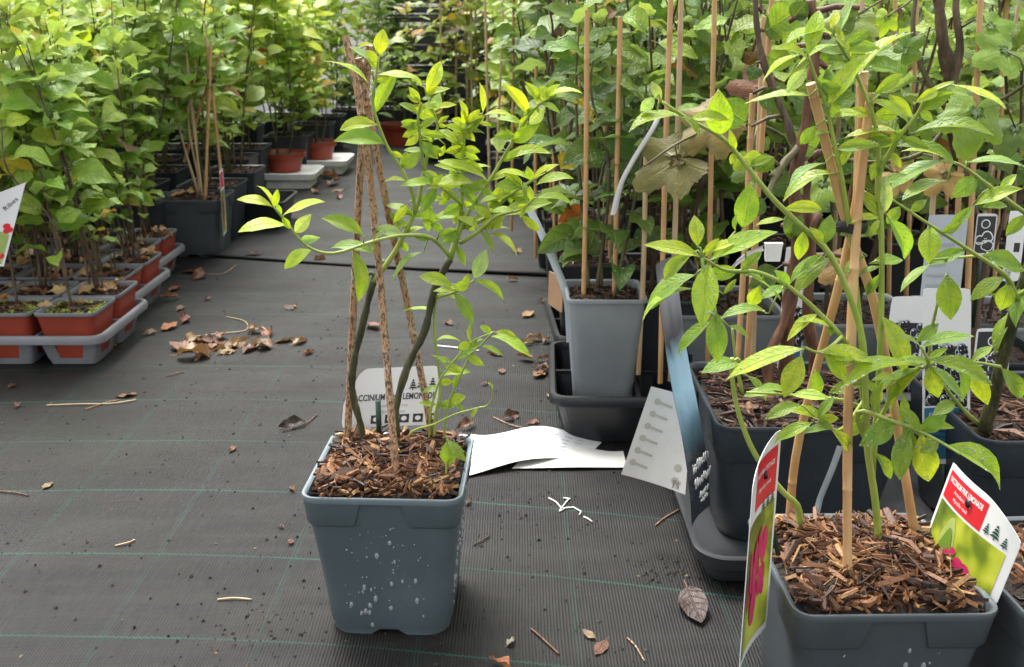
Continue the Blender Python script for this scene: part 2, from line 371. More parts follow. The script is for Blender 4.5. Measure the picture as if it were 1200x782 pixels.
# ------------------------------------------------------------------ leaves
def leaf_geo(kind, seed, nseg=8, ncol=4):
    r = random.Random(seed)
    if kind == 'blue':   ratio, a, b, fold, curl, wave, pet = r.uniform(.32, .40), .92, .98, r.uniform(.10, .50), r.uniform(.0, 1.2), .012, .04
    elif kind == 'ovate': ratio, a, b, fold, curl, wave, pet = r.uniform(.46, .62), .74, .98, r.uniform(.05, .45), r.uniform(.2, 1.5), .05, .16
    elif kind == 'narrow': ratio, a, b, fold, curl, wave, pet = r.uniform(.30, .38), .80, .85, r.uniform(.1, .4), r.uniform(.2, 1.0), .015, .08
    elif kind == 'dead': ratio, a, b, fold, curl, wave, pet = r.uniform(.36, .52), .85, .85, r.uniform(.4, 1.0), r.uniform(-1.3, 1.5), .10, .16
    elif kind == 'flatdead': ratio, a, b, fold, curl, wave, pet = r.uniform(.40, .52), .85, .85, r.uniform(-.1, .35), r.uniform(-.4, .4), .05, .14
    ph, tw = r.uniform(0, 6), r.uniform(-.5, .5)*(2.4 if kind == 'dead' else .8)
    vs, uv, fs = [], [], []
    x = z = 0.0; y = pet; ang = -curl*0.35
    ss = [-1+2*k/ncol for k in range(ncol+1)]
    dt = (1-pet)/nseg
    for i in range(nseg+1):
        t = i/nseg
        w = 0.5*ratio*max(0.0, math.sin(math.pi*min(1, t**a)))**b
        if i == 0: w = 0.012
        if i == nseg: w = 0.003
        an = ang + curl*t
        for s in ss:
            f = fold*(1+0.4*math.sin(t*5+ph))
            lx = s*w*math.cos(f*0.9); lz = abs(s)*w*math.sin(f) + wave*abs(s)**2*math.sin(t*13+ph+(1.7 if s > 0 else 0))*w*4
            ct, st = math.cos(tw*t), math.sin(tw*t)
            lx, lz = lx*ct - lz*st, lx*st + lz*ct
            vs.append((lx, y + lz*math.sin(an), z + lz*math.cos(an)))
            uv.append((t, s*.5+.5))
        y += dt*math.cos(an); z -= dt*math.sin(an)
    nc = ncol+1
    for i in range(nseg):
        for k in range(ncol): fs.append((i*nc+k, i*nc+k+1, (i+1)*nc+k+1, (i+1)*nc+k))
    # petiole: a thin three-sided stalk
    b0 = len(vs); pr = 0.011 if kind != 'ovate' else 0.010
    z0 = vs[ncol//2][2]
    for yy, zz in ((-0.02, -0.004), (pet+0.04, z0-0.002)):
        for k in range(3):
            an = 2*math.pi*k/3+0.5; vs.append((pr*math.cos(an), yy, zz+pr*math.sin(an))); uv.append((0.02, 0.5))
    for k in range(3): fs.append((b0+k, b0+(k+1) % 3, b0+3+(k+1) % 3, b0+3+k))
    return vs, fs, uv
def grape_geo(seed):
    r = random.Random(seed); n = 72; rings = 5; vs, uv, fs = [(0, 0, 0)], [(0.02, .5)], []
    LB = [(0, .80), (1.05, .68), (-1.05, .68), (2.15, .50), (-2.15, .50)]
    dro = r.uniform(.25, .6); cup = r.uniform(-.25, .35); ph = r.uniform(0, 6)
    def rad(th):        # palmate outline round the stalk, deep notch behind
        v = max(L*(1-.42*min(1, abs(th-c)/.56)**1.4) for c, L in LB)
        v *= 1-.10*abs(((th*6.5+ph) % 1)*2-1)
        return v*(1-.85*max(0, min(1, (abs(th)-2.55)/.5)))
    for j in range(1, rings+1):
        q = j/rings
        for i in range(n):
            th = -math.pi+2*math.pi*(i+.5)/n; rr = rad(th)*q; x = math.sin(th)*rr; y = math.cos(th)*rr
            dv = min(abs(th-c) for c, L in LB)
            z = -dro*rr*rr+cup*abs(x)*q+.05*q*math.cos(th*5.9)*rr+.025*math.sin(7*x+ph)*math.cos(9*y+ph)-.05*(dv/.55)*q*rr
            vs.append((x, y, z)); uv.append((q, .5+.5*min(1, dv/.55*(.25+q))))
    for i in range(n): fs.append((0, 1+i, 1+(i+1) % n))
    for j in range(rings-1):
        for i in range(n):
            a, b = 1+j*n+i, 1+j*n+(i+1) % n; fs.append((a, b, b+n, a+n))
    return vs, fs, uv
def geo_mesh(name, geo, mats, drops=0, seed=0):
    vs, fs, uv = geo; me = bpy.data.meshes.new(name)
    vs = list(vs); fs = list(fs); mi = [0]*len(fs); nv = len(vs)
    if drops:
        r = random.Random(seed); q = [f for f in fs if len(f) == 4][:32]
        for _ in range(drops):
            f = r.choice(q); a, b = r.random(), r.random()
            A, B, C, D = (Vector(vs[i]) for i in f)
            c = A.lerp(B, a).lerp(D.lerp(C, a), b); nn = (B-A).cross(D-A).normalized()
            if nn.z < 0: nn = -nn
            R = r.choice([.010, .012, .015, .018, .022, .03])*.72; t = nn.orthogonal().normalized(); s = nn.cross(t); b0 = len(vs)
            for h, k in ((-.1, 1.0), (.32, .85), (.55, .45)):
                for i in range(6):
                    an = math.pi*i/3; vs.append(tuple(c + nn*h*R + (t*math.cos(an)+s*math.sin(an))*R*k))
            for h in range(2):
                for i in range(6): fs.append((b0+h*6+i, b0+h*6+(i+1) % 6, b0+h*6+6+(i+1) % 6, b0+h*6+6+i)); mi.append(1)
            fs.append(tuple(b0+12+i for i in range(6))); mi.append(1)
    me.from_pydata(vs, [], fs)
    for m in mats: me.materials.append(m)
    me.polygons.foreach_set('material_index', mi)
    me.polygons.foreach_set('use_smooth', [True]*len(fs))
    l = me.uv_layers.new(name='UVMap')
    uu = [uv[i] if i < nv else (0, 0) for f in fs for i in f]
    l.data.foreach_set('uv', [c for p in uu for c in p])
    me.update(); return me
LEAF = {
 'blue': [geo_mesh('blueberry leaf', leaf_geo('blue', 10+i), [M['leaf'], M['water']], 3, i) for i in range(8)],
 'wet': [geo_mesh('wet blueberry leaf', leaf_geo('blue', 10+i), [M['leaf'], M['water']], 20, 50+i) for i in range(10)],
 'ovate': [geo_mesh('ovate leaf', leaf_geo('ovate', 30+i), [M['leaf_broad'], M['water']], 5, i) for i in range(10)],
 'narrow': [geo_mesh('narrow leaf', leaf_geo('narrow', 50+i), [M['leaf'], M['water']], 3, i) for i in range(8)],
 'grape': [geo_mesh('lobed leaf', grape_geo(70+i), [M['leaf_lobed']]) for i in range(4)],
 'grape_dead': [geo_mesh('withered lobed leaf', grape_geo(80+i), [M['lobed_dead']]) for i in range(4)],
 'dead': [geo_mesh('dead leaf', leaf_geo('dead', 90+i), [M['leaf_dead']]) for i in range(8)],
 'flatdead': [geo_mesh('flat dead leaf', leaf_geo('flatdead', 120+i), [M['leaf_dead']]) for i in range(6)],
}
FAR = {k: [leaf_geo(k, 200+i, 4, 2) for i in range(6)] for k in ('ovate', 'narrow')}

def frame(pos, d, up, size):
    d = Vector(d).normalized(); up = Vector(up)
    x = d.cross(up)
    if x.length < 1e-4: x = d.orthogonal()
    x.normalize(); z = x.cross(d)
    return Matrix(((x.x*size, d.x*size, z.x*size, pos[0]), (x.y*size, d.y*size, z.y*size, pos[1]), (x.z*size, d.z*size, z.z*size, pos[2]), (0, 0, 0, 1)))
def lerp3(a, b, t): return tuple(a[i]+(b[i]-a[i])*t for i in range(3))
def jit(c, r, k=.12):
    q = 1+r.uniform(-k, k); return (c[0]*q*(1+r.uniform(-k, k)), c[1]*q, c[2]*q*(1+r.uniform(-k, k)))
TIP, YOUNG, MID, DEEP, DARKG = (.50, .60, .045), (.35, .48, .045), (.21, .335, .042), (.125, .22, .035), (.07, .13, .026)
LB1, LB2 = (.245, .385, .05), (.44, .57, .055); PALE = (.36, .50, .22); YEL = (.66, .50, .035); BRN = (.20, .085, .035); ORG = (.42, .14, .03)

# ------------------------------------------------------------------ pots, soil, trays
def rsq(w, d, r, z, nc=5, ns=8, off=0.0):
    w2, d2 = w/2+off, d/2+off; r = max(r+off, 0.0005); out = []
    cs = [(w2-r, -d2+r, -90), (w2-r, d2-r, 0), (-w2+r, d2-r, 90), (-w2+r, -d2+r, 180)]
    for ci, (cx, cy, a0) in enumerate(cs):
        for k in range(nc+1):
            a = math.radians(a0+90*k/nc); out.append((cx+r*math.cos(a), cy+r*math.sin(a), z))
        nx = cs[(ci+1) % 4]; a = math.radians(a0+90)
        p = (cx+r*math.cos(a), cy+r*math.sin(a)); a = math.radians(nx[2]); q = (nx[0]+r*math.cos(a), nx[1]+r*math.sin(a))
        for k in range(1, ns): t = k/ns; out.append((p[0]+(q[0]-p[0])*t, p[1]+(q[1]-p[1])*t, z))
    return out
_cache = {}
def pot_meshes(Wt, Wb, H, key, rimmat, bands=True, rnd_r=.085):
    ck = (Wt, Wb, H, key, rimmat, bands)
    if ck in _cache: return _cache[ck]
    def wz(z): return Wb+(Wt-Wb)*z/H
    def ring(z, off=0.0, zz=None):
        w = wz(z); return rsq(w, w, w*(rnd_r+.11*(1-z/H)), z if zz is None else zz, off=off)
    body = MB(); foot = ring(0.0)
    fo = []
    for i, p in enumerate(foot):
        m = min(abs(p[0]), abs(p[1])); fo.append((p[0], p[1], 0.007 if m < Wb*.11 else 0.0005))
    rings = [fo, ring(.009), ring(.012, .0014), ring(H*.3), ring(H*.6), ring(H-.006)]
    body.loft(rings)
    body.loft([ring(H-.006), ring(H-.006, -.0022), ring(H*.5, -.0022)])
    ci = ring(.009); body.add(ci, [tuple(range(len(ci)-1, -1, -1))])
    ci = ring(H*.5, -.0022); body.add(ci, [tuple(range(len(ci)))])
    rim = MB()
    rim.loft([ring(H-.007, .0010), ring(H-.007, .0030), ring(H-.002, .0034), ring(H, .0022), ring(H, .0002), ring(H-.002, -.0026), ring(H-.012, -.0026)])
    bm = None
    if bands:
        bm = MB(); L = Wt*.36
        for q in range(1):
            w = wz(H-.02)
            half = w/2; r = w*rnd_r
            arc = [(half-r+r*math.cos(math.radians(a)), half-r+r*math.sin(math.radians(a))) for a in range(0, 91, 15)]
            s0 = [(half, half-r-(L-r)*t) for t in (1, .75, .5, .25)]; s1 = [(half-r-(L-r)*t, half) for t in (.25, .5, .75, 1)]
            line = s0+arc+s1; m = len(line)
            def off(p, k, o, z):
                sx, sy = p
                nx, ny = (1, 0) if k < 4 else ((0, 1) if k >= m-4 else (math.cos(math.radians((k-4)*15)), math.sin(math.radians((k-4)*15))))
                sc = wz(z)/w; return (sx*sc+nx*o, sy*sc+ny*o, z)
            def short(k, t):   # slanted ends: lower edge shorter
                p = line[k]
                if k == 0: return (p[0], p[1]+Wt*.055*t)
                if k == m-1: return (p[0]+Wt*.055*t, p[1])
                return p
            z0, z1 = H-.007, H-.036*(Wt/.17)
            bm.loft([[off(short(k, t), k, o, z) for k in range(m)] for (z, o, t) in ((z0, .0026, 0), (z1+.002, .0026, .9), (z1, .0018, 1), (z1-.0012, -.0004, 1))], closed=False)
            for k in (0, m-1):
                a = [off(short(k, t), k, o, z) for (z, o, t) in ((z0, .0026, 0), (z1+.002, .0026, .9), (z1, .0018, 1))]
                b2 = [off(short(k, t), k, -.001, z) for (z, o, t) in ((z0, .0026, 0), (z1+.002, .0026, .9), (z1, .0018, 1))]
                bm.loft([a, b2], closed=False)
        bm = bm.mesh('pot band', M[key], True, 40)
    _cache[ck] = (body.mesh('pot body', M[key], True, 50), rim.mesh('pot rim', M[rimmat], True, 50), bm)
    return _cache[ck]
def soil_mesh(w, seed, mound=.006):
    r = random.Random(seed); b = MB(); N = 12; rows = []
    for j in range(N+1):
        row = []
        for i in range(N+1):
            a, c = -1+2*i/N, -1+2*j/N
            x = a*math.sqrt(1-c*c*.22)*w/2; y = c*math.sqrt(1-a*a*.22)*w/2
            z = mound*(1-max(abs(a), abs(c))**2) + .004*mnoise.noise((x*40+seed, y*40, 0))
            row.append((x, y, z))
        rows.append(row)
    b.loft(rows, closed=False); return b.mesh('soil', M['soil'])
def chips_mesh(w, n, seed, mat='chip', L=(.012, .045), mound=.006, r0=None):
    r = random.Random(seed); b = MB()
    for i in range(n):
        x, y = (r.uniform(-1, 1)*w/2*.93 for _ in 'ab')
        l = r.uniform(*L)*r.choice([.5, .8, 1, 1, 1.2]); wd = l*r.choice([.018, .02, .022, .025, .03, .045, .08, .14, .22]); th = r.uniform(.0006, .0022)
        if abs(x)+l*.3 > w/2: x *= .8
        if abs(y)+l*.3 > w/2: y *= .8
        z = mound*(1-(max(abs(x), abs(y))/(w/2))**2)+r.uniform(.0, .007)
        Mx = Matrix.Rotation(r.uniform(0, 6.28), 3, 'Z') @ Matrix.Rotation(r.gauss(0, .22), 3, 'Y') @ Matrix.Rotation(r.uniform(-.8, .8), 3, 'X')
        # a splinter: bent, tapering strip
        k0 = r.uniform(-.2, .2)*l; vs = []
        for t in (-.5, 0, .5):
            ww = wd*(1 if t == 0 else r.uniform(.25, .9)); yy = k0*(1-4*t*t)
            for sy, sz in ((-1, 0), (1, 0), (.6, 1), (-.6, 1)): vs.append(Mx @ Vector((t*l, yy+sy*ww/2, sz*th*2-th)) + Vector((x, y, z)))
        fs = [(a*4+k, a*4+(k+1) % 4, a*4+4+(k+1) % 4, a*4+4+k) for a in range(2) for k in range(4)]+[(3, 2, 1, 0), (8, 9, 10, 11)]
        b.add(vs, fs)
    return b.mesh('mulch', M[mat], False)
def moss_mesh(w, n, seed):
    r = random.Random(seed); b = MB()
    for i in range(n):
        cx, cy = r.uniform(-1, 1)*w*.46, r.uniform(-1, 1)*w*.46; s = r.uniform(.003, .007); k = r.randint(4, 6)
        tl = Matrix.Rotation(r.uniform(-.6, .6), 3, 'X') @ Matrix.Rotation(r.uniform(-.6, .6), 3, 'Y')
        b.add([tl @ Vector((math.cos(6.28*j/k)*s*r.uniform(.6, 1), math.sin(6.28*j/k)*s*r.uniform(.6, 1), 0))+Vector((cx, cy, .006+r.uniform(0, .005))) for j in range(k)], [tuple(range(k))])
    return b.mesh('moss', M['moss'])
def make_pot(root, Wt, Wb, H, key, rimmat, seed, bands=True, soil='chip', nchip=260, rot=0.0, soil_drop=.016, z=0.0):
    bm, rm, bd = pot_meshes(Wt, Wb, H, key, rimmat, bands)
    R = Matrix.Rotation(rot, 4, 'Z'); R.translation = (0, 0, z)
    pot = part('pot', bm, root, mat=R)
    part('rim', rm, pot)
    if bd:
        for q in range(4): part('corner_band', bd, pot, mat=Matrix.Rotation(math.pi/2*q, 4, 'Z'))
    w = Wt-(Wt-Wb)*soil_drop/H-.008
    ws = round(w, 3); key2 = ('soil', ws, soil)
    if key2 not in _cache:
        _cache[key2] = [(soil_mesh(ws, s, .024 if soil == 'chip' else .010), chips_mesh(ws, nchip, s, 'chip' if soil == 'chip' else 'chip_dark', (.012, .045) if soil == 'chip' else (.018, .05) if soil == 'chip_b' else (.006, .02), .024 if soil == 'chip' else .010), moss_mesh(ws, 650, s) if soil == 'moss' else None) for s in ((seed,) if soil == 'chip' else (1, 2, 3))]
    sm, cm, mm = _cache[key2][seed % len(_cache[key2])]
    R2 = Matrix.Rotation(rot, 4, 'Z'); R2.translation = (0, 0, z+H-soil_drop)
    so = part('soil', sm, root, mat=R2)
    part('mulch', cm, so, kind='stuff')
    if mm: part('moss', mm, so, kind='stuff')
    return pot

def tray_meshes(nx, ny, cell, H, key):
    ck = ('tray', nx, ny, cell, H, key)
    if ck in _cache: return _cache[ck]
    w, d = nx*cell+.012, ny*cell+.012
    rim = MB()
    def rr(z, off, o2=None): return rsq(w, d, .022, z, 5, 6, off)
    rim.loft([rr(H-.016, 0), rr(H-.016, .006), rr(H-.004, .007), rr(H, .004), rr(H, -.003), rr(H-.006, -.006), rr(H-.016, -.005)])
    base = MB()
    for ix in range(nx+1):
        if 0 < ix < nx: base.box((-w/2+.006+ix*cell, 0, H-.010), (.006, d-.012, .010))
    for iy in range(ny+1):
        if 0 < iy < ny: base.box((0, -d/2+.006+iy*cell, H-.0105), (w-.012, .006, .009))
    cup = MB(); c = cell*.48; cb = cell*.36
    # one cup: four L-shaped corner legs, a floor ring and a floor
    for q in range(4):
        Rq = Matrix.Rotation(math.pi/2*q, 3, 'Z')
        def leg(z, t, ext, o):   # outline of an L corner at height z
            h = cb+(c-cb)*z/H+o; return [Rq @ Vector(p) for p in ((h, h-ext, z), (h, h-.006, z), (h-.002, h-.002, z), (h-.006, h, z), (h-ext, h, z))]
        e0, e1 = cell*.20, cell*.19
        A = leg(H-.012, 0, e1, 0); B = leg(.012, 0, e0, 0); A2 = leg(H-.012, 0, e1, -.002); B2 = leg(.012, 0, e0, -.002)
        cup.loft([A, B], closed=False); cup.loft([A2, B2], closed=False); cup.loft([[A[0], A2[0]], [B[0], B2[0]]], closed=False); cup.loft([[A[-1], A2[-1]], [B[-1], B2[-1]]], closed=False)
    h0, h1 = cb, cb+(c-cb)*.014/H
    cup.loft([rsq(2*h0, 2*h0, .010, .001, 3, 3), rsq(2*h1, 2*h1, .010, .014, 3, 3), rsq(2*h1, 2*h1, .010, .014, 3, 3, -.002), rsq(2*h0, 2*h0, .010, .0035, 3, 3, -.002)])
    f = rsq(2*h0, 2*h0, .010, .0035, 3, 3, -.002); cup.add(f, [tuple(range(len(f)))])
    if key == 'black':                  # these trays have solid sides
        q0, q1 = rsq(w-.04, d-.04, .02, .003, 5, 6), rsq(w-.004, d-.004, .022, H-.014, 5, 6)
        base.loft([q0, q1]); base.loft([[(x*.985, y*.985, z) for x, y, z in q1], [(x*.985, y*.985, z) for x, y, z in q0]])
    _cache[ck] = (rim.mesh('tray rim', M[key], True, 50), base.mesh('tray bars', M[key], False), cup.mesh('tray cup', M[key], True, 40), w, d)
    return _cache[ck]
def make_tray(label, loc, nx, ny, cell, H, key, group, rot=0.0, name='carry_tray'):
    rm, bs, cp, w, d = tray_meshes(nx, ny, cell, H, key)
    t = thing(name, label, 'plant tray', loc, group); t.rotation_euler.z = rot
    part('rim', rm, t); part('divider_bars', bs, t)
    for i in range(nx):
        for j in range(ny): part('cup', cp, t, (-w/2+.006+(i+.5)*cell, -d/2+.006+(j+.5)*cell, 0))
    return t

# ------------------------------------------------------------------ plants
def build_join(items, name):            # items: (kind, matrix, colour); one mesh of many real leaves
    V, F, U, C = [], [], [], []; nv = 0; q3 = []; 
    arr = {}
    for kind, vi, Mx, col in items:
        if (kind, vi) not in arr:
            vs, fs, uv = FAR[kind][vi]; arr[(kind, vi)] = (np.array(vs), fs, uv)
        vs, fs, uv = arr[(kind, vi)]
        A = np.array(Mx)
        V.append(vs @ A[:3, :3].T + A[:3, 3])
        F += [tuple(i+nv for i in f) for f in fs]; U.append(np.array([uv[i] for f in fs for i in f])); C.append(np.tile((*col, 1.0), (len(vs), 1))); nv += len(vs)
    me = bpy.data.meshes.new(name); me.from_pydata(np.concatenate(V).tolist(), [], F)
    me.materials.append(M['leaf_join']); me.polygons.foreach_set('use_smooth', [True]*len(F))
    l = me.uv_layers.new(name='UVMap'); l.data.foreach_set('uv', np.concatenate(U).ravel())
    a = me.color_attributes.new('lcol', 'FLOAT_COLOR', 'POINT'); a.data.foreach_set('color', np.concatenate(C).ravel())
    me.update(); return me

def bank_plant(root, seed, z0, height, spread, nstem, nleaf, kind='ovate', L=(.05, .085), cols=(MID, YOUNG, DEEP), bare=.3, joined=False, stemmat='bark_mid', lean=(0, 0), r0=.0035, yellow=.03, droop=.35):
    """stems and leaves rooted at height z0 above the root"""
    r = random.Random(seed); items = []; done = 0
    for s in range(nstem):
        a = r.uniform(0, 6.28); rr = spread*r.uniform(.05, .25)
        p = Vector((math.cos(a)*rr, math.sin(a)*rr, z0)); a2 = a+r.uniform(-.9, .9)
        top = Vector((math.cos(a2)*spread*r.uniform(.25, 1)+lean[0], math.sin(a2)*spread*r.uniform(.25, 1)+lean[1], z0+height*r.uniform(.72, 1.05)))
        m1 = p.lerp(top, .4)+Vector((r.uniform(-1, 1), r.uniform(-1, 1), 0))*spread*.18 + Vector((0, 0, height*.06)); m2 = p.lerp(top, .75)+Vector((r.uniform(-1, 1), r.uniform(-1, 1), 0))*spread*.15
        pts = catmull([p-Vector((0, 0, .01)), m1, m2, top], 5); n = len(pts)
        b = MB(); b.tube(pts, [r0*(1-.72*i/n)*r.uniform(.9, 1.1) for i in range(n)], 5)
        so = part('stem', b.mesh('stem', M[stemmat]), root)
        k = nleaf//nstem; ph = r.uniform(0, 6.28)
        for i in range(k):
            t = bare+(1-bare)*((i+r.random())/k); x = t*(n-1); i0 = min(int(x), n-2); q = pts[i0].lerp(pts[i0+1], x-i0)
            ph += 2.4+r.uniform(-.4, .4)
            d = Vector((math.cos(ph), math.sin(ph), r.uniform(-droop, .65)+(.5 if t > .92 else 0)))
            sz = r.uniform(*L)*(1-.45*max(0, t-.75)/.25)*1.12
            u = Vector((r.gauss(0, .5), r.gauss(0, .5)-.25, 1))
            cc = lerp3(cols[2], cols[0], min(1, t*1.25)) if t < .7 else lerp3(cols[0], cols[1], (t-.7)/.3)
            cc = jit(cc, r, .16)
            if r.random() < yellow: cc = jit(r.choice([YEL, YEL, ORG, BRN]), r)
            off = Vector((math.cos(ph), math.sin(ph), .2))*r.uniform(0, .02)
            Mx = frame(q+off*0, d, u, sz)
            if joined: items.append((kind if kind in FAR else 'ovate', r.randrange(6), Mx, cc))
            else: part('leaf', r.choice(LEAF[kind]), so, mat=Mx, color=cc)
    if joined: part('foliage', build_join(items, 'foliage'), root, kind='stuff')

def leafpile(root, z, w, n, seed):       # shed leaves lying on a pot's soil
    r = random.Random(seed)
    for i in range(n):
        p = (r.uniform(-1, 1)*w*.36, r.uniform(-1, 1)*w*.36, z+.010+r.uniform(0, .008))
        a = r.uniform(0, 6.28); d = (math.cos(a), math.sin(a), r.uniform(-.15, .25))
        part('shed_leaf', r.choice(LEAF['dead']), root, mat=frame(p, d, (r.uniform(-.5, .5), r.uniform(-.5, .5), 1), r.uniform(.035, .06)), color=jit(r.choice([(.36, .18, .085), (.44, .27, .13), (.25, .095, .045), (.50, .34, .18)]), r))

# traced plants: branches and leaves given where they stand, by sight line and forward distance
class Traced:
    def __init__(s, root): s.root = root; s.base = Vector(root.location); s.br = []
    def branch(s, pts, D0, D1, r0, r1, mat='stem_green', step=4, wig=0.0, root=None):
        n = len(pts); w = [P(p[0], p[1], p[2] if len(p) > 2 else D0+(D1-D0)*i/(n-1)) for i, p in enumerate(pts)]
        if root is not None: w = [Vector((w[0].x, w[0].y+.004, root))]+w
        w = catmull(w, step); m = len(w)
        mb = MB(); mb.tube([q-s.base for q in w], [(r0+(r1-r0)*(i/(m-1))**.9)*(1+wig*(math.sin(i*2.1)+.8*math.sin(i*5.3+m))) for i in range(m)], 8)
        s.br.append({'w': w, 'px': [proj(q) for q in w], 'mb': mb, 'mat': mat, 'lv': [], 'r1': r1})
        return len(s.br)-1
    def leaf(s, bx, by, tx, ty, wpx, col, kind, r, dd=None, only=None, maxtwig=400):
        best = None
        for bi, b in enumerate(s.br):
            if only is not None and bi not in only: continue
            for i, q in enumerate(b['px']):
                e = (q[0]-bx)**2+(q[1]-by)**2
                if best is None or e < best[0]: best = (e, bi, i)
        e, bi, i = best; b = s.br[bi]; j = b['w'][i]; D = j.y
        base = P(bx, by, D)
        if e > 36:
            mid = j.lerp(base, .5)+Vector((0, 0, .004))
            b['mb'].tube([j-s.base, mid-s.base, base-s.base], [b['r1']*.8+.0002, b['r1']*.7, b['r1']*.6], 5)
        else: base = j.copy()
        Lp = math.hypot(tx-bx, ty-by)
        tip = P(tx, ty, D+(r.uniform(-.5, .35)*Lp/1100 if dd is None else dd))
        d = tip-base; L = d.length; d.normalize()
        v = (Vector((0, 0, CAM_H))-base).normalized()
        zc = (base.y*CP-(base.z-CAM_H)*SP); wt = .36*L*FPX/zc
        roll = math.acos(max(.12, min(1, wpx/max(wt, 1))))
        nf = (v-d*v.dot(d)).normalized()
        n1 = Matrix.Rotation(roll, 3, d) @ nf; n2 = Matrix.Rotation(-roll, 3, d) @ nf
        nn = n1 if n1.z > n2.z else n2
        wide = min(1.5, max(1, wpx/max(wt, 1)))
        Mx = frame(base-s.base, d, nn, L*1.09) @ Matrix.Diagonal((wide, 1, 1, 1))
        b['lv'].append((r.choice(LEAF[kind]), Mx, col))
    def finish(s):
        for b in s.br:
            o = part('stem', b['mb'].mesh('stem', M[b['mat']]), s.root)
            for me, Mx, col in b['lv']: part('leaf', me, o, mat=Mx, color=col)

def cane_mb(pts, rad, seed, n=8):
    r = random.Random(seed); b = MB(); w = []; rr = []
    pts = catmull(pts, 6) if len(pts) > 2 else [Vector(pts[0]).lerp(Vector(pts[1]), i/14) for i in range(15)]
    for i, p in enumerate(pts):
        w.append(p); rr.append(rad*(1+r.uniform(-.05, .05))*(1-.12*i/len(pts)))
    # nodes of the bamboo
    ww, r2 = [], []
    for i in range(len(w)):
        ww.append(w[i]); r2.append(rr[i])
        if i < len(w)-1 and i % 7 == 3:
            for t, k in ((.46, 1.0), (.5, 1.10), (.54, 1.0)): ww.append(w[i].lerp(w[i+1], t)); r2.append(rr[i]*k)
    b.tube(ww, r2, n); return b

# ------------------------------------------------------------------ the lone blueberry in the middle of the aisle
PC = Vector((-0.134, 1.005, 0))
bb = thing('blueberry_plant', 'blueberry bush in a wet blue grey pot standing alone on the fabric', 'potted plant', PC)
pot = make_pot(bb, .166, .132, .178, 'pot_blue', 'rim_highlight', 11, True, 'chip', 1300, math.radians(-2.5), .009)
def pot_drops(pot, Wt, Wb, H, n, seed, sides=(0, 1, 3)):
    r = random.Random(seed); b = MB()
    for i in range(n):
        z = H*r.betavariate(1.7, 1.9)*.80+.012; side = r.choice(sides); x = r.uniform(-.36, .36)*Wb
        w = (Wb+(Wt-Wb)*z/H)/2+.0001
        R = Matrix.Rotation(math.pi/2*side, 3, 'Z'); s = r.choice([.0005, .0006, .0007, .0009, .001, .0012, .0016, .0022, .0026])
        el = r.uniform(1.0, 1.3) if s < .0015 else r.uniform(1.4, 2.0)
        rings = []
        for h, k in ((-.2, 1.0), (.4, .9), (.8, .45)):
            rings.append([R @ Vector((x+math.cos(a)*s*k, -w-h*s, z+math.sin(a)*s*k*el*(1.0 if math.sin(a) < 0 else 1.15))) for a in [6.283*q/8 for q in range(8)]])
        b.loft(rings, cap1=True)
    return part('water_drops', b.mesh('water drops', M['water']), pot, kind='stuff')
pot_drops(pot, .166, .132, .178, 210, 5)
T = Traced(bb)
B = [(464, 500), (464, 476), (479, 426), (498, 387), (509, 340), (527, 304), (538, 269), (541, 235), (543, 173), (546, 145)]
T.branch(B[:6], 1.03, 1.05, .0048, .0040, 'stem_old', 6, .10, .15)
T.branch(B[5:], 1.05, 1.04, .0036, .0013)
T.branch([(424, 505), (414, 465), (414, 430), (427, 372), (438, 330), (452, 306)], 1.045, 1.04, .0043, .0037, 'stem_old', 6, .10, .15)
T.branch([(438, 330), (459, 301), (473, 276), (488, 244), (497, 200), (505, 165), (513, 147), (500, 112)], 1.04, 1.0, .0032, .0012)
T.branch([(486, 250), (483, 227), (470, 197), (453, 170), (437, 123), (440, 95), (444, 66)], 1.01, 0.97, .0022, .0010)
T.branch([(527, 300), (505, 279), (473, 276), (437, 283), (391, 297), (359, 288), (334, 258), (321, 243)], 1.04, .93, .0023, .0010)
T.branch([(530, 297), (547, 253), (573, 213), (600, 167), (617, 140), (633, 122), (652, 112)], 1.05, 1.0, .0023, .0010)
T.branch([(540, 268), (567, 257), (583, 242), (600, 227), (623, 212), (640, 200)], 1.05, .98, .0026, .0011)
T.branch([(540, 285), (563, 270), (583, 253), (610, 246), (627, 232)], 1.05, .95, .0024, .0010)
T.branch([(507, 350), (525, 345), (538, 340), (556, 328)], 1.05, 1.0, .0022, .0010)
T.branch([(509, 497), (516, 455), (510, 400), (509, 370), (512, 345)], 1.045, 1.05, .0020, .0014, root=.14)
T.branch([(521, 500), (527, 470), (538, 444), (552, 415), (563, 405), (577, 390)], 1.04, 1.02, .0017, .0009, root=.14)
T.branch([(503, 497), (512, 455), (524, 433), (552, 402), (579, 389)], 1.04, 1.0, .0015, .0008, root=.14)
T.branch([(478, 512), (510, 497), (535, 485), (561, 478)], 1.03, 1.0, .0018, .0009, root=.14)
T.branch([(561, 478), (570, 476), (576, 468), (577, 453)], 1.04, 1.03, .0012, .0006)
T.branch([(497, 200), (493, 165), (490, 140), (493, 120)], 1.0, .99, .0020, .0010)
T.branch([(541, 240), (525, 225), (513, 218), (500, 216)], 1.04, .99, .0020, .0009)
T.branch([(523, 545), (528, 528), (524, 515)], .96, .955, .0014, .0009, root=.14)
lm = random.Random(3)
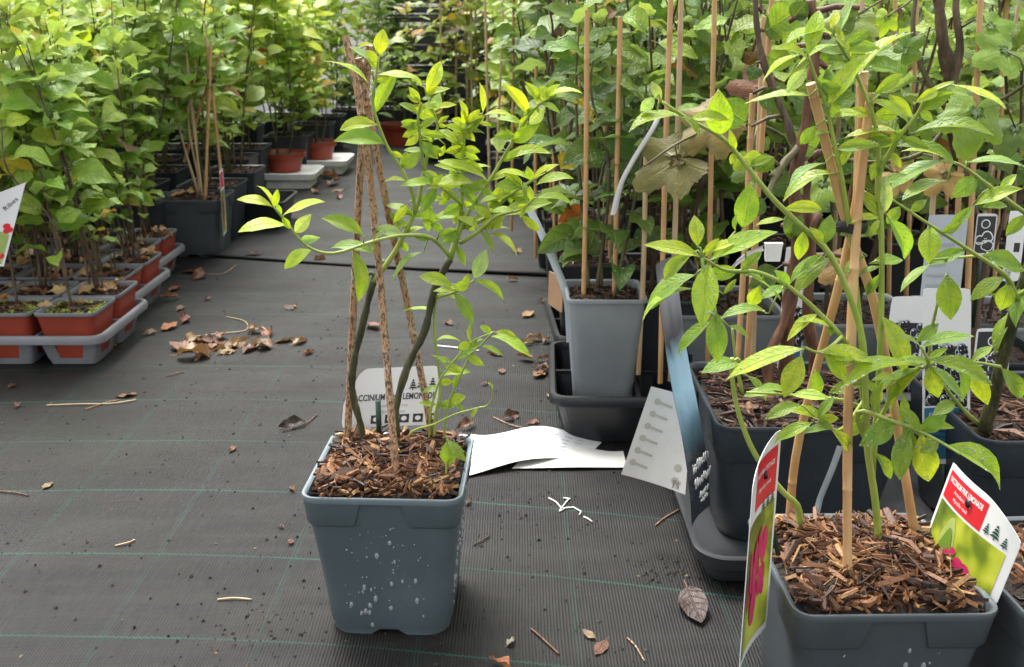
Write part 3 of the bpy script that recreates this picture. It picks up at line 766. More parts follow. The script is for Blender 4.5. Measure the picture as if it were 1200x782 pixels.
ML = [(444,65,449,35,18,0),(437,51,419,56,5,0),(433,98,384,70,6,1),(441,77,412,55,5,3),(437,131,463,87,17,1),(443,90,490,92,7,1),(441,144,398,150,14,1),(453,172,395,162,16,2),
(475,210,451,212,6,1),(478,240,462,260,10,1),(468,195,477,178,14,2),(321,242,303,217,5,0),(320,241,325,223,10,0),(318,243,280,232,7,0),(331,255,376,236,8,0),(334,265,282,268,8,0),
(345,270,363,253,14,3),(350,277,373,279,12,3),(363,291,333,313,12,1),(427,277,380,254,15,2),(439,297,389,288,12,2),(413,296,422,351,17,2),(430,323,421,314,8,1),(497,294,459,327,10,2),
(530,334,493,323,12,1),(556,327,569,295,17,3),(552,334,533,339,14,1),(556,331,590,349,10,1),(532,347,554,377,14,2),(510,276,487,278,9,2),(469,277,441,267,10,3),
(576,390,563,382,8,1),(580,388,605,395,8,1),(577,394,620,414,9,1),(554,399,537,408,10,1),(513,402,539,398,5,1),(545,415,566,428,10,1),(530,420,513,419,6,1),
(571,273,606,296,8,1),(565,275,579,295,8,2),(576,269,589,260,14,1),(598,240,597,202,18,1),(575,247,587,218,16,1),(583,253,642,237,16,1),(563,270,590,255,12,1),(598,170,630,147,16,1),
(585,180,585,155,18,3),(585,192,643,177,10,1),(570,210,518,188,8,1),(570,212,552,217,8,2),(557,215,512,213,9,1),(513,218,495,247,14,2),(510,217,472,216,7,1),(517,255,487,254,7,2),
(503,240,502,270,14,2),(562,223,538,223,8,2),(538,233,522,222,10,2),(562,188,543,178,8,1),(522,170,515,183,10,1),(532,162,535,150,12,1),(623,212,652,193,9,0),(620,208,587,201,6,0),
(627,217,670,207,10,1),(627,232,670,237,8,1),(610,252,632,270,11,1),(470,200,492,180,14,2),(499,116,516,73,18,0),(497,117,480,103,9,1),(495,102,480,87,7,1),(507,130,515,110,15,3),
(508,137,485,127,14,1),(513,128,533,122,5,0),(510,145,523,148,10,1),(566,133,563,99,8,0),(566,135,603,137,4,0),(547,140,540,118,4,0),(547,140,562,129,9,0),(547,140,530,140,9,0),
(552,145,567,137,12,0),(560,145,576,147,5,0),(620,135,592,100,16,0),(632,120,617,97,10,1),(634,118,654,99,8,0),(640,120,680,106,6,0),(620,147,637,128,14,3),
(497,150,470,143,12,1),(495,152,473,160,10,1),(494,160,476,170,9,1),(497,155,522,160,10,1),(500,170,518,178,10,2),(496,165,512,185,14,2),(543,170,562,178,9,1),(543,175,522,178,9,1),
(543,185,565,200,10,1),(543,190,527,205,10,2),(542,200,556,190,8,2),(541,215,522,205,9,2),(541,225,560,240,10,2),(540,240,520,250,12,2),(540,250,555,270,14,2),(538,265,520,285,14,2),(530,290,545,310,9,2),
(519,270,505,262,10,2),(545,150,556,165,10,1),(545,155,530,170,9,1),(546,148,541,128,8,0),(500,112,512,100,9,0),(493,122,478,112,10,1),(526,232,515,240,8,2),
(561,478,552,490,4,1),(524,515,526,545,20,2),(524,515,545,540,12,2),(577,453,572,448,3,1)]
cm = {0: TIP, 1: YOUNG, 2: MID, 3: PALE}
le = random.Random(61)
for bi, n_ in ((1, 26), (3, 20), (4, 5), (5, 4), (6, 15), (7, 14), (8, 10), (9, 3), (10, 6), (11, 6), (12, 6), (15, 10), (16, 9)):      # the smaller leaves filling the crown
    bp = T.br[bi]['px']; m_ = len(bp)
    for i in range(n_):
        q = bp[min(m_-1, int(m_*(.25+.72*le.random())))]; a = le.uniform(0, 6.28); l_ = le.uniform(16, 36)
        ML.append((q[0], q[1], q[0]+math.cos(a)*l_, q[1]+math.sin(a)*l_*.6-4, le.uniform(4, 11), le.choice([1, 1, 1, 2])))
for a in ML: T.leaf(*a[:5], jit(cm[a[5]], lm, .10), 'blue', lm)
T.finish()

def tripod(name, label, canes, rad, mat, tie=None, cat='bamboo canes', tie_r=.0125):
    base = Vector(canes[0][0]); base.z = 0
    t = thing(name, label, cat, base)
    for i, c in enumerate(canes): part('cane', cane_mb([Vector(p)-base for p in c], rad, i).mesh('cane', M[mat], True, 60), t)
    if tie is not None:
        b = MB(); c = Vector(tie)-base; ring = [c+Vector((math.cos(a)*tie_r, math.sin(a)*tie_r*.8, .0006*math.sin(2*a))) for a in [6.283*k/16 for k in range(17)]]
        rings = [[p+Vector((0, 0, -.0048)) for p in ring], [p*1 + (p-c)*.12+Vector((0, 0, 0)) for p in ring], [p+Vector((0, 0, .0048)) for p in ring]]
        b.loft(rings, closed=False); b.box(c+Vector((-.3*tie_r, -tie_r*.86, 0)), (.006, .005, .008)); b.box(c+Vector((-1.2*tie_r, -tie_r*.4, -.001)), (.010, .002, .003))
        part('cable_tie', b.mesh('cable tie', M['tie'], True, 40), t)
    return t
tripod('cane_tripod', 'weathered speckled bamboo canes stuck round the lone blueberry in the aisle', [
    [P(407, 515, 1.06), P(408, 495, 1.06), P(420, 240, 1.07), P(427, 125, 1.045), P(433, 53, 1.03)],
    [P(466, 578, .955), P(448, 360, 1.005), P(437, 240, 1.015), P(422, 125, 1.02), P(405, 42, 1.03)],
    [P(504, 508, 1.05), P(501, 480, 1.05), P(478, 360, 1.065), P(453, 240, 1.045), P(432, 130, 1.04), P(420, 68, 1.035)]], .0043, 'cane_old')

# ------------------------------------------------------------------ printed labels
def text_mesh(txt, size, mat, align='CENTER', bold=0.0, font=None):
    c = bpy.data.curves.new('lettering', 'FONT'); c.body = txt; c.size = size; c.align_x = align; c.align_y = 'CENTER'; c.offset = bold; c.resolution_u = 3
    o = bpy.data.objects.new('lettering', c); COL.objects.link(o); me = bpy.data.meshes.new_from_object(o)
    bpy.data.objects.remove(o); bpy.data.curves.remove(c)
    me.materials.clear(); me.materials.append(mat); me.name = 'lettering'; return me
class Card:
    """a thin printed card: flat artwork in (x, y) metres, bent and set up by fn(x, y, layer)"""
    def __init__(s, root, fn, th=.0006): s.root, s.fn, s.th = root, fn, th
    def poly(s, name, pts, mat, layer=1, n=1, parent=None):
        b = MB(); h = layer*.00035
        b.add([s.fn(x, y, h) for x, y in pts], [tuple(range(len(pts)))])
        return part(name, b.mesh(name, mat, False), parent or s.root)
    def grid(s, name, outline, mat, layer=0, nx=8, ny=8, thick=True, uv=False, parent=None):
        """outline(u, v) -> (x, y)"""
        b = MB(); rows = []; hs = (0, -s.th) if thick else (layer*.00035,)
        for h in hs:
            b.loft([[s.fn(*outline(i/nx, j/ny), h) for i in range(nx+1)] for j in range(ny+1)], closed=False)
        if thick:
            per = [(i/nx, 0) for i in range(nx)]+[(1, j/ny) for j in range(ny)]+[(1-i/nx, 1) for i in range(nx)]+[(0, 1-j/ny) for j in range(ny)]
            b.loft([[s.fn(*outline(u, v), 0) for u, v in per], [s.fn(*outline(u, v), -s.th) for u, v in per]])
        me = b.mesh(name, mat, True, 40)
        if uv:
            l = me.uv_layers.new(name='UVMap'); nn = (nx+1)*(ny+1)
            for lp in me.loops:
                k = lp.vertex_index % nn; l.data[lp.index].uv = (k//(nx+1)/ny, (k % (nx+1))/nx)
        return part(name, me, parent or s.root)
    def text(s, txt, x, y, size, mat, rot=0.0, bold=0.0, align='CENTER', layer=2, sx=1.0, name='lettering', parent=None):
        me = text_mesh(txt, size, mat, align, bold)
        ca, sa = math.cos(rot), math.sin(rot)
        for v in me.vertices:
            a, b = v.co.x*sx, v.co.y; v.co = s.fn(x+a*ca-b*sa, y+a*sa+b*ca, layer*.00035)
        me.update(); return part(name, me, parent or s.root)
    def tree(s, x, y, h, mat, layer=2, rot=0.0):
        b = MB(); hh = layer*.00035; ca, sa = math.cos(rot), math.sin(rot)
        def f(a, c): return s.fn(x+a*ca-c*sa, y+a*sa+c*ca, hh)
        for k in range(4):     # stacked bars make a stylised fir
            w0 = h*(.12+.10*k); w1 = w0*.62; y1 = h*(1-.22*k); y0 = y1-h*.17
            b.add([f(-w0, y0), f(w0, y0), f(w1*.7, y1), f(-w1*.7, y1)], [(0, 1, 2, 3)])
        b.add([f(-h*.04, 0), f(h*.04, 0), f(h*.04, h*.2), f(-h*.04, h*.2)], [(0, 1, 2, 3)])
        return part('fir_mark', b.mesh('fir mark', mat, False), s.root)
    def blob(s, x, y, rx, ry, mat, layer=2, n=14, rot=0.0, name='print_mark'):
        ca, sa = math.cos(rot), math.sin(rot)
        return s.poly(name, [(x+math.cos(a)*rx*ca-math.sin(a)*ry*sa, y+math.cos(a)*rx*sa+math.sin(a)*ry*ca) for a in [6.283*k/n for k in range(n)]], mat, layer)
def plane_fn(o, ux, uy, bend=0.0, wlen=.1, base=Vector((0, 0, 0))):
    ux = Vector(ux).normalized(); uy = Vector(uy).normalized(); nz = ux.cross(uy).normalized(); o = Vector(o)
    def fn(x, y, h): return o+ux*x+uy*y+nz*(h+bend*((x/wlen-.5)**2-.25)*4)-base
    return fn
def rrect(w, h, r):
    def f(u, v):
        x, y = u*w, v*h
        # pull the corners in
        dx = max(0, r-x, x-(w-r)); dy = max(0, r-y, y-(h-r))
        if dx > 0 and dy > 0:
            m = max(dx, dy); L = math.hypot(dx, dy); k = m/L
            cx = r if x < w/2 else w-r; cy = r if y < h/2 else h-r
            x = cx+(x-cx)*k; y = cy+(y-cy)*k
        return x, y
    return f

# back of the white label standing in the lone pot
o = P(400, 503, 1.068); ox = P(510, 498, 1.068)
lab = thing('plant_label', 'white plastic label with black lettering standing in the lone blueberry pot', 'plant label', (o.x, o.y, o.z))
wL = (ox-o).length; hL = .070
cd_ = Card(lab, plane_fn(o, ox-o, Vector((.10, .28, 1)), .006, wL, o))
def lo(u, v):
    x, y = rrect(wL, hL, .006)(u, v); return (x+(.018*max(0, v-.45)/.55 if u < .001 else .018*max(0, v-.45)/.55*(1-u)**2), y)
cd_.grid('card', lo, M['paper'], 0, 14, 10)
cd_.text('VACCINIUM PINK LEMONADE', wL*.52, hL*.50, .0104, M['ink'], bold=.0002, sx=.72)
cd_.text('Arándano rosa', wL*.52, hL*.36, .0060, M['ink_grey']); cd_.text('Myrtille rose', wL*.52, hL*.255, .0060, M['ink_grey'])
for k in range(5):
    x = wL*(.30+.15*k); cd_.poly('pictogram', [(x, .004), (x+.012, .004), (x+.012, .014), (x, .014)], M['ink'], 1); cd_.blob(x+.006, .009, .0035, .0028, M['paper'], 2, 10)
for x, h in ((.72, .013), (.82, .018), (.93, .014)): cd_.tree(wL*x, hL*.60, h, M['ink'])
b = MB(); b.tube([P(443, 470, 1.062)-o, P(445, 520, 1.058)-o], .0032, 6); part('stake', b.mesh('stake', M['stake']), lab)
b = MB(); b.tube([P(426, 474, 1.10)-o, P(426, 474, 1.096)-o], .004, 8)

# ------------------------------------------------------------------ near right pot with tripod and two coloured labels
FC = Vector((.332, .818, 0))
fb = thing('blueberry_plant', 'dew covered blueberry bush with a coloured label along its slate pot rim', 'potted plant', FC)
pot = make_pot(fb, .176, .138, .168, 'pot_slate', 'rim_slate', 12, True, 'chip', 1400, math.radians(1.0), .010)
pot_drops(pot, .176, .138, .168, 40, 8, (0,))
F = Traced(fb)
F.branch([(1030, 650), (1026, 590), (1016, 520), (1014, 450), (1008, 385), (975, 302), (933, 260), (903, 230), (868, 186), (844, 160), (807, 140), (775, 119)], .83, .74, .0042, .0011, root=.14)
F.branch([(1017, 505), (1005, 430), (986, 395), (960, 367), (931, 341), (910, 328), (883, 318), (851, 317), (823, 302)], .83, .73, .0027, .0011)
F.branch([(1012, 430), (1000, 300), (987, 212), (977, 165), (969, 128), (956, 91), (947, 66)], .835, .80, .0025, .0011)
F.branch([(1022, 560), (1030, 440), (1033, 352), (1033, 274), (1030, 200), (1027, 150), (1005, 90), (990, 63), (977, 41)], .84, .82, .0030, .0011)
F.branch([(1033, 280), (1029, 212), (1044, 177), (1057, 156), (1075, 134), (1088, 112), (1114, 99)], .84, .79, .0028, .0011)
F.branch([(1018, 520), (1042, 470), (1060, 440), (1083, 430), (1088, 424), (1079, 406)], .83, .77, .0026, .0012)
F.branch([(1020, 530), (1005, 483), (1049, 495), (1079, 506), (1107, 521), (1125, 532)], .82, .75, .0024, .0010)
F.branch([(937, 600), (918, 577), (896, 550), (879, 521), (865, 482), (858, 443), (858, 420)], .86, .82, .0034, .0018, 'stem_green', root=.14)
F.branch([(1014, 480), (986, 469), (927, 463), (875, 460)], .83, .80, .0022, .0010)
F.branch([(986, 395), (975, 405), (960, 413), (944, 408)], .80, .76, .0018, .0010)
F.branch([(1012, 470), (990, 500), (973, 502), (940, 475)], .82, .78, .0020, .0010)
F.branch([(823, 302), (826, 330), (838, 362), (835, 375)], .73, .72, .0014, .0010)
FL = [(842,158,842,109,30,1),(868,182,893,184,16,1),(807,141,740,147,9,1),(773,118,764,97,16,3),(768,114,751,130,12,3),(770,130,742,143,5,1),(950,112,878,119,7,1),(940,63,894,93,7,0),(945,80,923,107,16,3),
(957,147,938,169,14,2),(983,203,918,230,9,1),(968,190,925,221,12,2),(971,124,1016,65,18,1),(985,200,1000,171,10,1),(947,63,960,12,20,1),(975,43,923,46,6,1),(973,35,982,14,10,0),(982,43,1001,0,10,3),
(984,52,934,76,8,1),(988,63,962,59,8,3),(1008,92,1064,37,8,1),(1065,145,1020,117,9,1),(1024,111,1057,87,14,1),(1040,110,1068,136,14,1),(1081,130,1116,97,24,3),(1114,99,1176,124,6,0),(1066,156,1160,153,9,2),
(1051,173,1118,188,10,2),(1044,171,1014,158,14,1),(1055,156,994,158,5,1),(1044,182,1029,199,14,2),(1030,186,1022,210,14,2),(1038,250,1036,211,14,3),(1040,254,1063,302,18,2),(1033,252,1012,224,14,2),(1033,257,1020,278,8,1),
(1020,309,1057,304,14,2),(966,285,973,254,24,2),(968,300,940,317,12,2),(823,300,760,287,16,1),(833,306,903,273,20,1),(827,297,864,282,10,0),(829,311,823,378,32,1),(838,362,841,424,24,2),(816,321,757,360,14,2),(812,337,751,371,8,1),
(812,297,777,326,16,2),(818,290,814,254,18,1),(870,269,881,217,26,2),(862,271,864,250,6,1),(920,257,888,263,7,1),(862,323,914,347,9,2),(892,334,879,358,20,1),(901,367,847,369,9,2),(940,270,936,304,14,1),(966,297,927,330,12,2),(975,304,931,341,14,2),
(962,369,923,397,14,1),(830,373,795,415,14,2),(853,382,878,397,7,2),(868,315,892,295,12,2),(848,345,862,328,8,2),(944,408,855,441,20,1),(870,425,825,434,12,2),(875,440,898,469,9,2),(940,415,920,463,24,1),(964,413,990,445,16,1),(968,413,1000,421,14,1),
(962,414,1025,427,14,1),(938,471,898,489,14,2),(973,502,927,480,14,1),(953,495,910,517,14,1),(975,504,999,530,12,1),(1083,427,992,447,16,1),(1083,432,1040,482,18,1),(1081,432,1023,467,10,2),(1088,428,1099,464,26,1),(1088,428,1129,469,10,2),(1088,420,1161,447,20,2),
(1082,406,1138,393,15,2),(1060,435,1038,373,22,1),(1079,406,1052,393,5,2),(1012,452,972,459,14,2),(1018,488,990,510,22,2),(1044,495,1010,521,24,2),(1066,501,1066,535,18,4),(1083,503,1107,488,20,2),(1101,516,1079,530,20,2),(1079,506,1088,563,28,1),(1062,503,1053,561,22,2),(1110,520,1175,569,20,1),
(1030,530,1045,560,12,2),(1033,320,1015,345,12,2),(1031,370,1052,392,12,2),(1010,445,1035,470,10,2),(1012,420,985,430,10,2),(1016,300,990,320,8,2)]
cm[4] = DEEP
le = random.Random(62)
for bi, n_ in ((0, 8), (1, 6), (2, 7), (3, 12), (4, 8), (5, 6), (6, 8), (8, 4), (10, 5)):
    bp = F.br[bi]['px']; m_ = len(bp)
    for i in range(n_):
        q = bp[min(m_-1, int(m_*(.30+.68*le.random())))]; a = le.uniform(0, 6.28); l_ = le.uniform(24, 48)
        FL.append((q[0], q[1], q[0]+math.cos(a)*l_, q[1]+math.sin(a)*l_*.65-4, le.uniform(6, 16), le.choice([1, 1, 2, 2])))
lm = random.Random(4)
for a in FL: F.leaf(*a[:5], jit(cm[a[5]], lm, .12), 'wet', lm)
F.finish()
tripod('cane_tripod', 'fresh tan bamboo canes tied with a black cable tie over the dewy blueberry', [
    [P(1076, 650, .865), P(1030, 380, .845), P(993, 265, .835), P(950, 98, .815)],
    [P(924, 622, .905), P(937, 511, .89), P(999, 265, .845), P(1012, 84, .835)],
    [P(993, 703, .775), P(994, 480, .80), P(1004, 265, .825), P(1020, 109, .83)]], .0044, 'cane', P(998, 265, .836))

# red label along the right rim
B0, B1 = G(1084, 630, .160), G(1166, 712, .160); Tp = P(1117, 541, B0.y-.004)
rl = thing('plant_label', 'red and green photo label with white lettering leaning along the near pot rim', 'plant label', B0)
wR = (B1-B0).length; hR = (Tp-B0).length; uy = Tp-B0
C = Card(rl, plane_fn(B0, B1-B0, uy, -.008, wR, B0), .0005)
rrR = rrect(wR, hR, .003)
def outR(u, v):
    x, y = rrR(u, v); cut = max(0, (u-.55)/.45); return x, y*(1-.22*cut**1.7)
C.grid('card', outR, M['paper'], 0, 18, 10)
def sub(x0, x1, y0, y1):
    def f(u, v): return (x0+(x1-x0)*u)*wR, (y0+(y1-y0)*v)*hR
    return f
C.grid('red_panel', sub(.045, .64, .60, .93), M['red'], 1, 10, 4, False)
C.grid('photo_panel', sub(.045, .93, .05, .57), M['photo_green'], 1, 12, 4, False)
C.text('VACCINIUM PINK LEMONADE', wR*.34, hR*.845, .0078, M['white_ink'], bold=.0002, sx=.60)
C.text('Arándano rosa', wR*.34, hR*.755, .0054, M['white_ink']); C.text('Myrtille rosé', wR*.34, hR*.675, .0054, M['white_ink'])
for x, h in ((.70, .011), (.79, .015), (.89, .011)): C.tree(wR*x, hR*(.62 if x < .85 else .60), h, M['ink_green'])
C.poly('print_leaf', [(wR*(.22+.24*t+.0), hR*(.12+.36*math.sin(math.pi*t)**.8+.08*(1-t))) for t in [k/10 for k in range(11)]]+[(wR*.46, hR*.08), (wR*.3, hR*.09)], M['leafprint2'], 2)
C.poly('print_leaf', [(wR*(.25+.19*t), hR*(.12+.28*math.sin(math.pi*t))) for t in [k/10 for k in range(11)]], M['leafprint'], 3)
for x, y, rx in ((.40, .12, .006), (.46, .20, .0045), (.56, .12, .008), (.64, .10, .009)): C.blob(wR*x, hR*y, rx, rx*.8, M['pink'], 3)
b = MB(); q = C.fn(wR*.44, hR*.78, .0015); b.loft([[q+Vector((-h*.5, 0, 0))+Vector((0, math.cos(a)*.0042*k, math.sin(a)*.0042*k)) for a in [6.283*i/10 for i in range(10)]] for h, k in ((0, 1), (.002, 1), (.004, .6))], cap1=True)
part('stake_button', b.mesh('button', M['tie']), rl)
b = MB(); b.tube([C.fn(wR*.44, hR*.78, -.003), C.fn(wR*.44, hR*.3, -.004), C.fn(wR*.44, -hR*.25, -.006)], .0025, 6); part('stake', b.mesh('stake', M['stake']), rl)

# label seen almost edge-on at the left of the near pot
S0 = Vector((.222, .716, .012)); 
sl = thing('plant_label', 'tall photo label with pink flowers seen nearly edge on beside the near pot', 'plant label', S0)
e_top, e_bot = P(881, 548, .765), P(868, 800, .70)
upv = P(890, 560, .77)-P(872, 800, .735)
wS, hS = .078, .186
o = P(866, 790, .705); S0n = o.copy(); sl.location = S0n
C = Card(sl, plane_fn(o, Vector((.51, .86, 0)), upv, .004, wS, S0n), .0005)
def outS(u, v):
    x, y = rrect(wS, hS, .005)(u, v); return x, y*(1-.12*(1-u)**1.5*(v > .5)*2*(v-.5))
C.grid('card', outS, M['paper'], 0, 8, 14)
def subS(x0, x1, y0, y1):
    def f(u, v):
        return (x0+(x1-x0)*u)*wS, (y0+(y1-y0)*v)*hS
    return f
C.grid('red_panel', subS(.30, .94, .70, .93), M['red'], 1, 4, 6, False)
C.grid('photo_panel', subS(.05, .95, .04, .66), M['photo_green'], 1, 4, 10, False)
C.text('VACCINIUM PINK LEMONADE', wS*.52, hS*.86, .0068, M['white_ink'], sx=.6); C.text('Myrtille rosé', wS*.6, hS*.78, .006, M['white_ink'])
r5 = random.Random(5)
for k in range(26):
    x, y = r5.gauss(.45, .13), r5.uniform(.20, .52); C.blob(wS*x, hS*y, .0055, .014, M['pink'] if k % 3 else M['pink_deep'], 2+k % 3, 10, r5.uniform(-.3, .3))
for x in (.62, .75, .87): C.tree(wS*x, hS*.655, .011, M['ink_green'], 3)
q = C.fn(wS*.62, hS*.83, .0015); b = MB(); b.loft([[q+Vector((-h, math.cos(a)*.004*k, math.sin(a)*.004*k)) for a in [6.283*i/10 for i in range(10)]] for h, k in ((0, 1), (.002, 1), (.0035, .6))], cap1=True); part('stake_button', b.mesh('button', M['tie']), sl)
b = MB(); b.tube([P(893, 570, .79)-S0n, P(903, 610, .80)-S0n, P(912, 650, .80)-S0n], .0026, 6); part('stake', b.mesh('stake', M['stake']), sl)

# ------------------------------------------------------------------ right bank: pots and trays
def potted(label, x, y, Wt, Wb, H, key, seed, soil='dark', group=None, z=0.0, rim=None, cat='potted plant', name='potted_shrub', bands=False, nchip=260, rot=0.0):
    t = thing(name, label, cat, (x, y, z), group)
    make_pot(t, Wt, Wb, H, key, rim or key, seed, bands, soil, nchip, rot)
    return t
# charcoal tray under the big black pots
def flat_tray(label, x0, x1, y0, y1, H, key):
    t = thing('plant_tray', label, 'plant tray', ((x0+x1)/2, (y0+y1)/2, 0)); w, d = x1-x0, y1-y0
    b = MB(); R = lambda z, o: rsq(w, d, .032, z, 6, 6, o)
    b.loft([R(.002, -.014), R(.010, -.008), R(H*.55, -.004), R(H*.6, .004), R(H-.002, .008), R(H, .006), R(H, .002), R(H*.6, 0), R(.008, -.012)])
    f = R(.008, -.012); b.add(f, [tuple(range(len(f)))])
    part('basin', b.mesh('basin', M[key], True, 40), t); return t
flat_tray('shallow charcoal tray with rounded lip under the big black mulched pot', .228, .80, 1.03, 1.46, .046, 'tray_dark')
bk = potted('red barked currant bush in the big black mulched pot', .372, 1.225, .236, .20, .168, 'pot_dark', 21, 'chip_b', None, .010, None, 'potted plant', 'currant_bush', True, 700)
bk2 = potted('brown stemmed blueberry bush in black pot beside the big mulched pot', .676, 1.185, .236, .20, .168, 'pot_dark', 22, 'chip_b', None, .010, None, 'potted plant', 'blueberry_bush', True, 700)
T = Traced(bk)
for pts, D0, D1, r0, r1, m in [
  ([(925, 478), (922, 430), (924, 370), (928, 330), (936, 270), (930, 215), (940, 170), (948, 120), (955, 60), (950, 0)], 1.27, 1.22, .0105, .0055, 'bark_red'),
  ([(905, 470), (900, 420), (918, 380), (940, 300), (960, 250)], 1.25, 1.25, .0085, .0045, 'bark_red'),
  ([(948, 480), (955, 420), (946, 370), (950, 300), (945, 240), (948, 190)], 1.30, 1.28, .0095, .0050, 'bark_red'),
  ([(940, 170), (920, 190), (905, 215), (900, 230)], 1.24, 1.20, .006, .003, 'bark_mid'),
  ([(935, 200), (925, 150), (900, 90), (888, 40), (884, -20)], 1.26, 1.30, .0055, .0035, 'bark_dark'),
  ([(870, 462), (862, 420), (858, 385)], 1.22, 1.20, .0026, .0014, 'stem_green')]: T.branch(pts, D0, D1, r0, r1, m, 4, .12)
r6 = random.Random(6)
for k in range(26):
    x, y = r6.uniform(880, 1010), r6.uniform(0, 330); T.leaf(x, y, x+r6.uniform(-45, 45), y+r6.uniform(-30, 35), r6.uniform(14, 30), jit(r6.choice([DEEP, DARKG, MID]), r6), 'ovate', r6)
T.finish()
T = Traced(bk2)
T.branch([(1143, 552), (1150, 515), (1163, 470), (1175, 421), (1190, 365), (1204, 320), (1225, 250)], 1.14, 1.02, .0090, .0060, 'stem_old')
T.branch([(1192, 352), (1179, 324), (1146, 300), (1090, 264), (1044, 233)], 1.04, .93, .0032, .0012)
T.branch([(1222, 262), (1196, 246), (1162, 220), (1131, 197), (1112, 188)], 1.02, .93, .0030, .0012)
T.branch([(1172, 430), (1144, 425), (1120, 424)], 1.06, .95, .0022, .0010)
T.branch([(1196, 345), (1215, 330), (1235, 300)], 1.04, 1.0, .003, .0015)
T.branch([(1155, 505), (1120, 470), (1090, 420), (1100, 350), (1110, 320)], 1.13, 1.0, .003, .0012)
T.branch([(1146, 300), (1120, 302), (1085, 305)], 1.02, .95, .0018, .001)
for a in [(1118,188,1060,175,9,1),(1110,190,1044,217,8,2),(1133,190,1201,193,10,2),(1144,210,1118,230,20,2),(1110,212,1060,230,9,2),(1140,241,1194,221,14,1),(1140,241,1113,270,14,2),(1150,243,1181,241,10,2),(1090,267,1088,307,32,1),
  (1149,300,1201,315,22,2),(1131,293,1090,309,16,2),(1090,309,1057,339,10,2),(1175,322,1138,350,14,2),(1185,328,1173,363,30,1),(1112,324,1114,372,26,2),(1138,428,1157,473,20,1),(1135,420,1162,406,11,2),(1165,415,1186,364,14,2),(1172,430,1199,467,18,2),(1120,424,1129,469,10,2),
  (1052,238,1040,262,14,2),(1065,247,1085,235,10,2),(1105,273,1125,262,12,2),(1170,225,1190,205,10,1),(1200,250,1180,275,14,2),(1100,380,1075,400,14,2),(1190,360,1165,345,12,2),(1205,330,1190,380,16,2),(1120,470,1095,485,16,2),(1150,510,1130,500,12,2)]:
    T.leaf(*a[:5], jit(cm[a[5]], r6, .1), 'wet', r6)
T.finish()
nb = thing('blueberry_plant', 'small blueberry in slate pot touching the near tripod pot', 'potted plant', (.527, .812, 0))
make_pot(nb, .176, .138, .168, 'pot_slate', 'rim_slate', 13, True, 'chip', 300, 0.05, .016)
bank_plant(nb, 77, .15, .42, .10, 3, 26, 'wet', (.04, .055), (MID, YOUNG, MID), .35, lean=(.10, .06), stemmat='stem_green', yellow=0)

# mid grey pots behind the black ones and the tall pots in black carry trays
make_tray('black carry tray holding the tall light grey pot', (.205, 1.565, 0), 2, 2, .13, .088, 'black', 'black carry trays along the right bank', math.radians(-2))
make_tray('black carry tray tucked behind the tall light grey pot', (.215, 1.87, 0), 2, 2, .13, .088, 'black', 'black carry trays along the right bank', math.radians(3))
tall = potted('climbing shrub in the tall light grey pot with canes', .150, 1.545, .122, .088, .225, 'pot_grey', 31, 'dark', None, .006, 'pot_grey', 'potted plant', 'climbing_shrub')
TALL = dict(cols=(MID, YOUNG, DEEP), L=(.055, .085))
def right_plant(x, y, seed, h, n, kind='ovate', label=None, pot=(.13, .10, .19, 'pot_dark'), joined=False, spread=.17, z=.006, bare=.10, cols=(MID, YOUNG, DEEP), group='leafy shrubs crowded on the right bank', L=(.055, .095), nstem=5, stemmat='bark_dark', r0=.0040, lean=(0, 0), yellow=.05):
    t = potted(label or 'dark leaved shrub in a square pot crowded among canes on the right bank', x, y, *pot, seed, 'dark', group, z, None, 'potted plant', 'leafy_shrub')
    bank_plant(t, seed, pot[2]-.015, h, spread, nstem, n, kind, L, cols, bare, joined, stemmat, lean, r0, yellow)
    return t
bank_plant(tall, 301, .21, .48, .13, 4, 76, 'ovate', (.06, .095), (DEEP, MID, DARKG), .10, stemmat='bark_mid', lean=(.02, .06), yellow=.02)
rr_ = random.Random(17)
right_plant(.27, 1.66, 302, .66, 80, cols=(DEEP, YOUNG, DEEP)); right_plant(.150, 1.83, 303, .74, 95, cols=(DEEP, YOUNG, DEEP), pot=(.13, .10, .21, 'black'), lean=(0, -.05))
right_plant(.285, 1.88, 304, .75, 80)
for (x, y) in [(.34, 1.69), (.56, 1.64), (.78, 1.62)]:
    right_plant(x+.03, y, int(x*1000), .66, 76, pot=(.19, .155, .165, 'pot_grey'), label='shrub in a wide light grey pot behind the black mulched pots', group='shrubs in wide light grey pots', nstem=4, bare=.2, kind='ovate', L=(.06, .10))
y = 2.10; k = 0
while y < 3.3:
    x = .15
    while x < y*.60+.25:
        k += 1
        near = y < 2.6
        right_plant(x+rr_.uniform(-.03, .03), y+rr_.uniform(-.04, .04), 400+k, rr_.uniform(.62, .85), 85 if near else 120, joined=not near, cols=rr_.choice([(MID, YOUNG, DARKG), (DEEP, YOUNG, DARKG), (DEEP, MID, DARKG), (MID, TIP, DEEP)]), pot=(.13, .10, .19, 'black'))
        x += .235
    y += .27

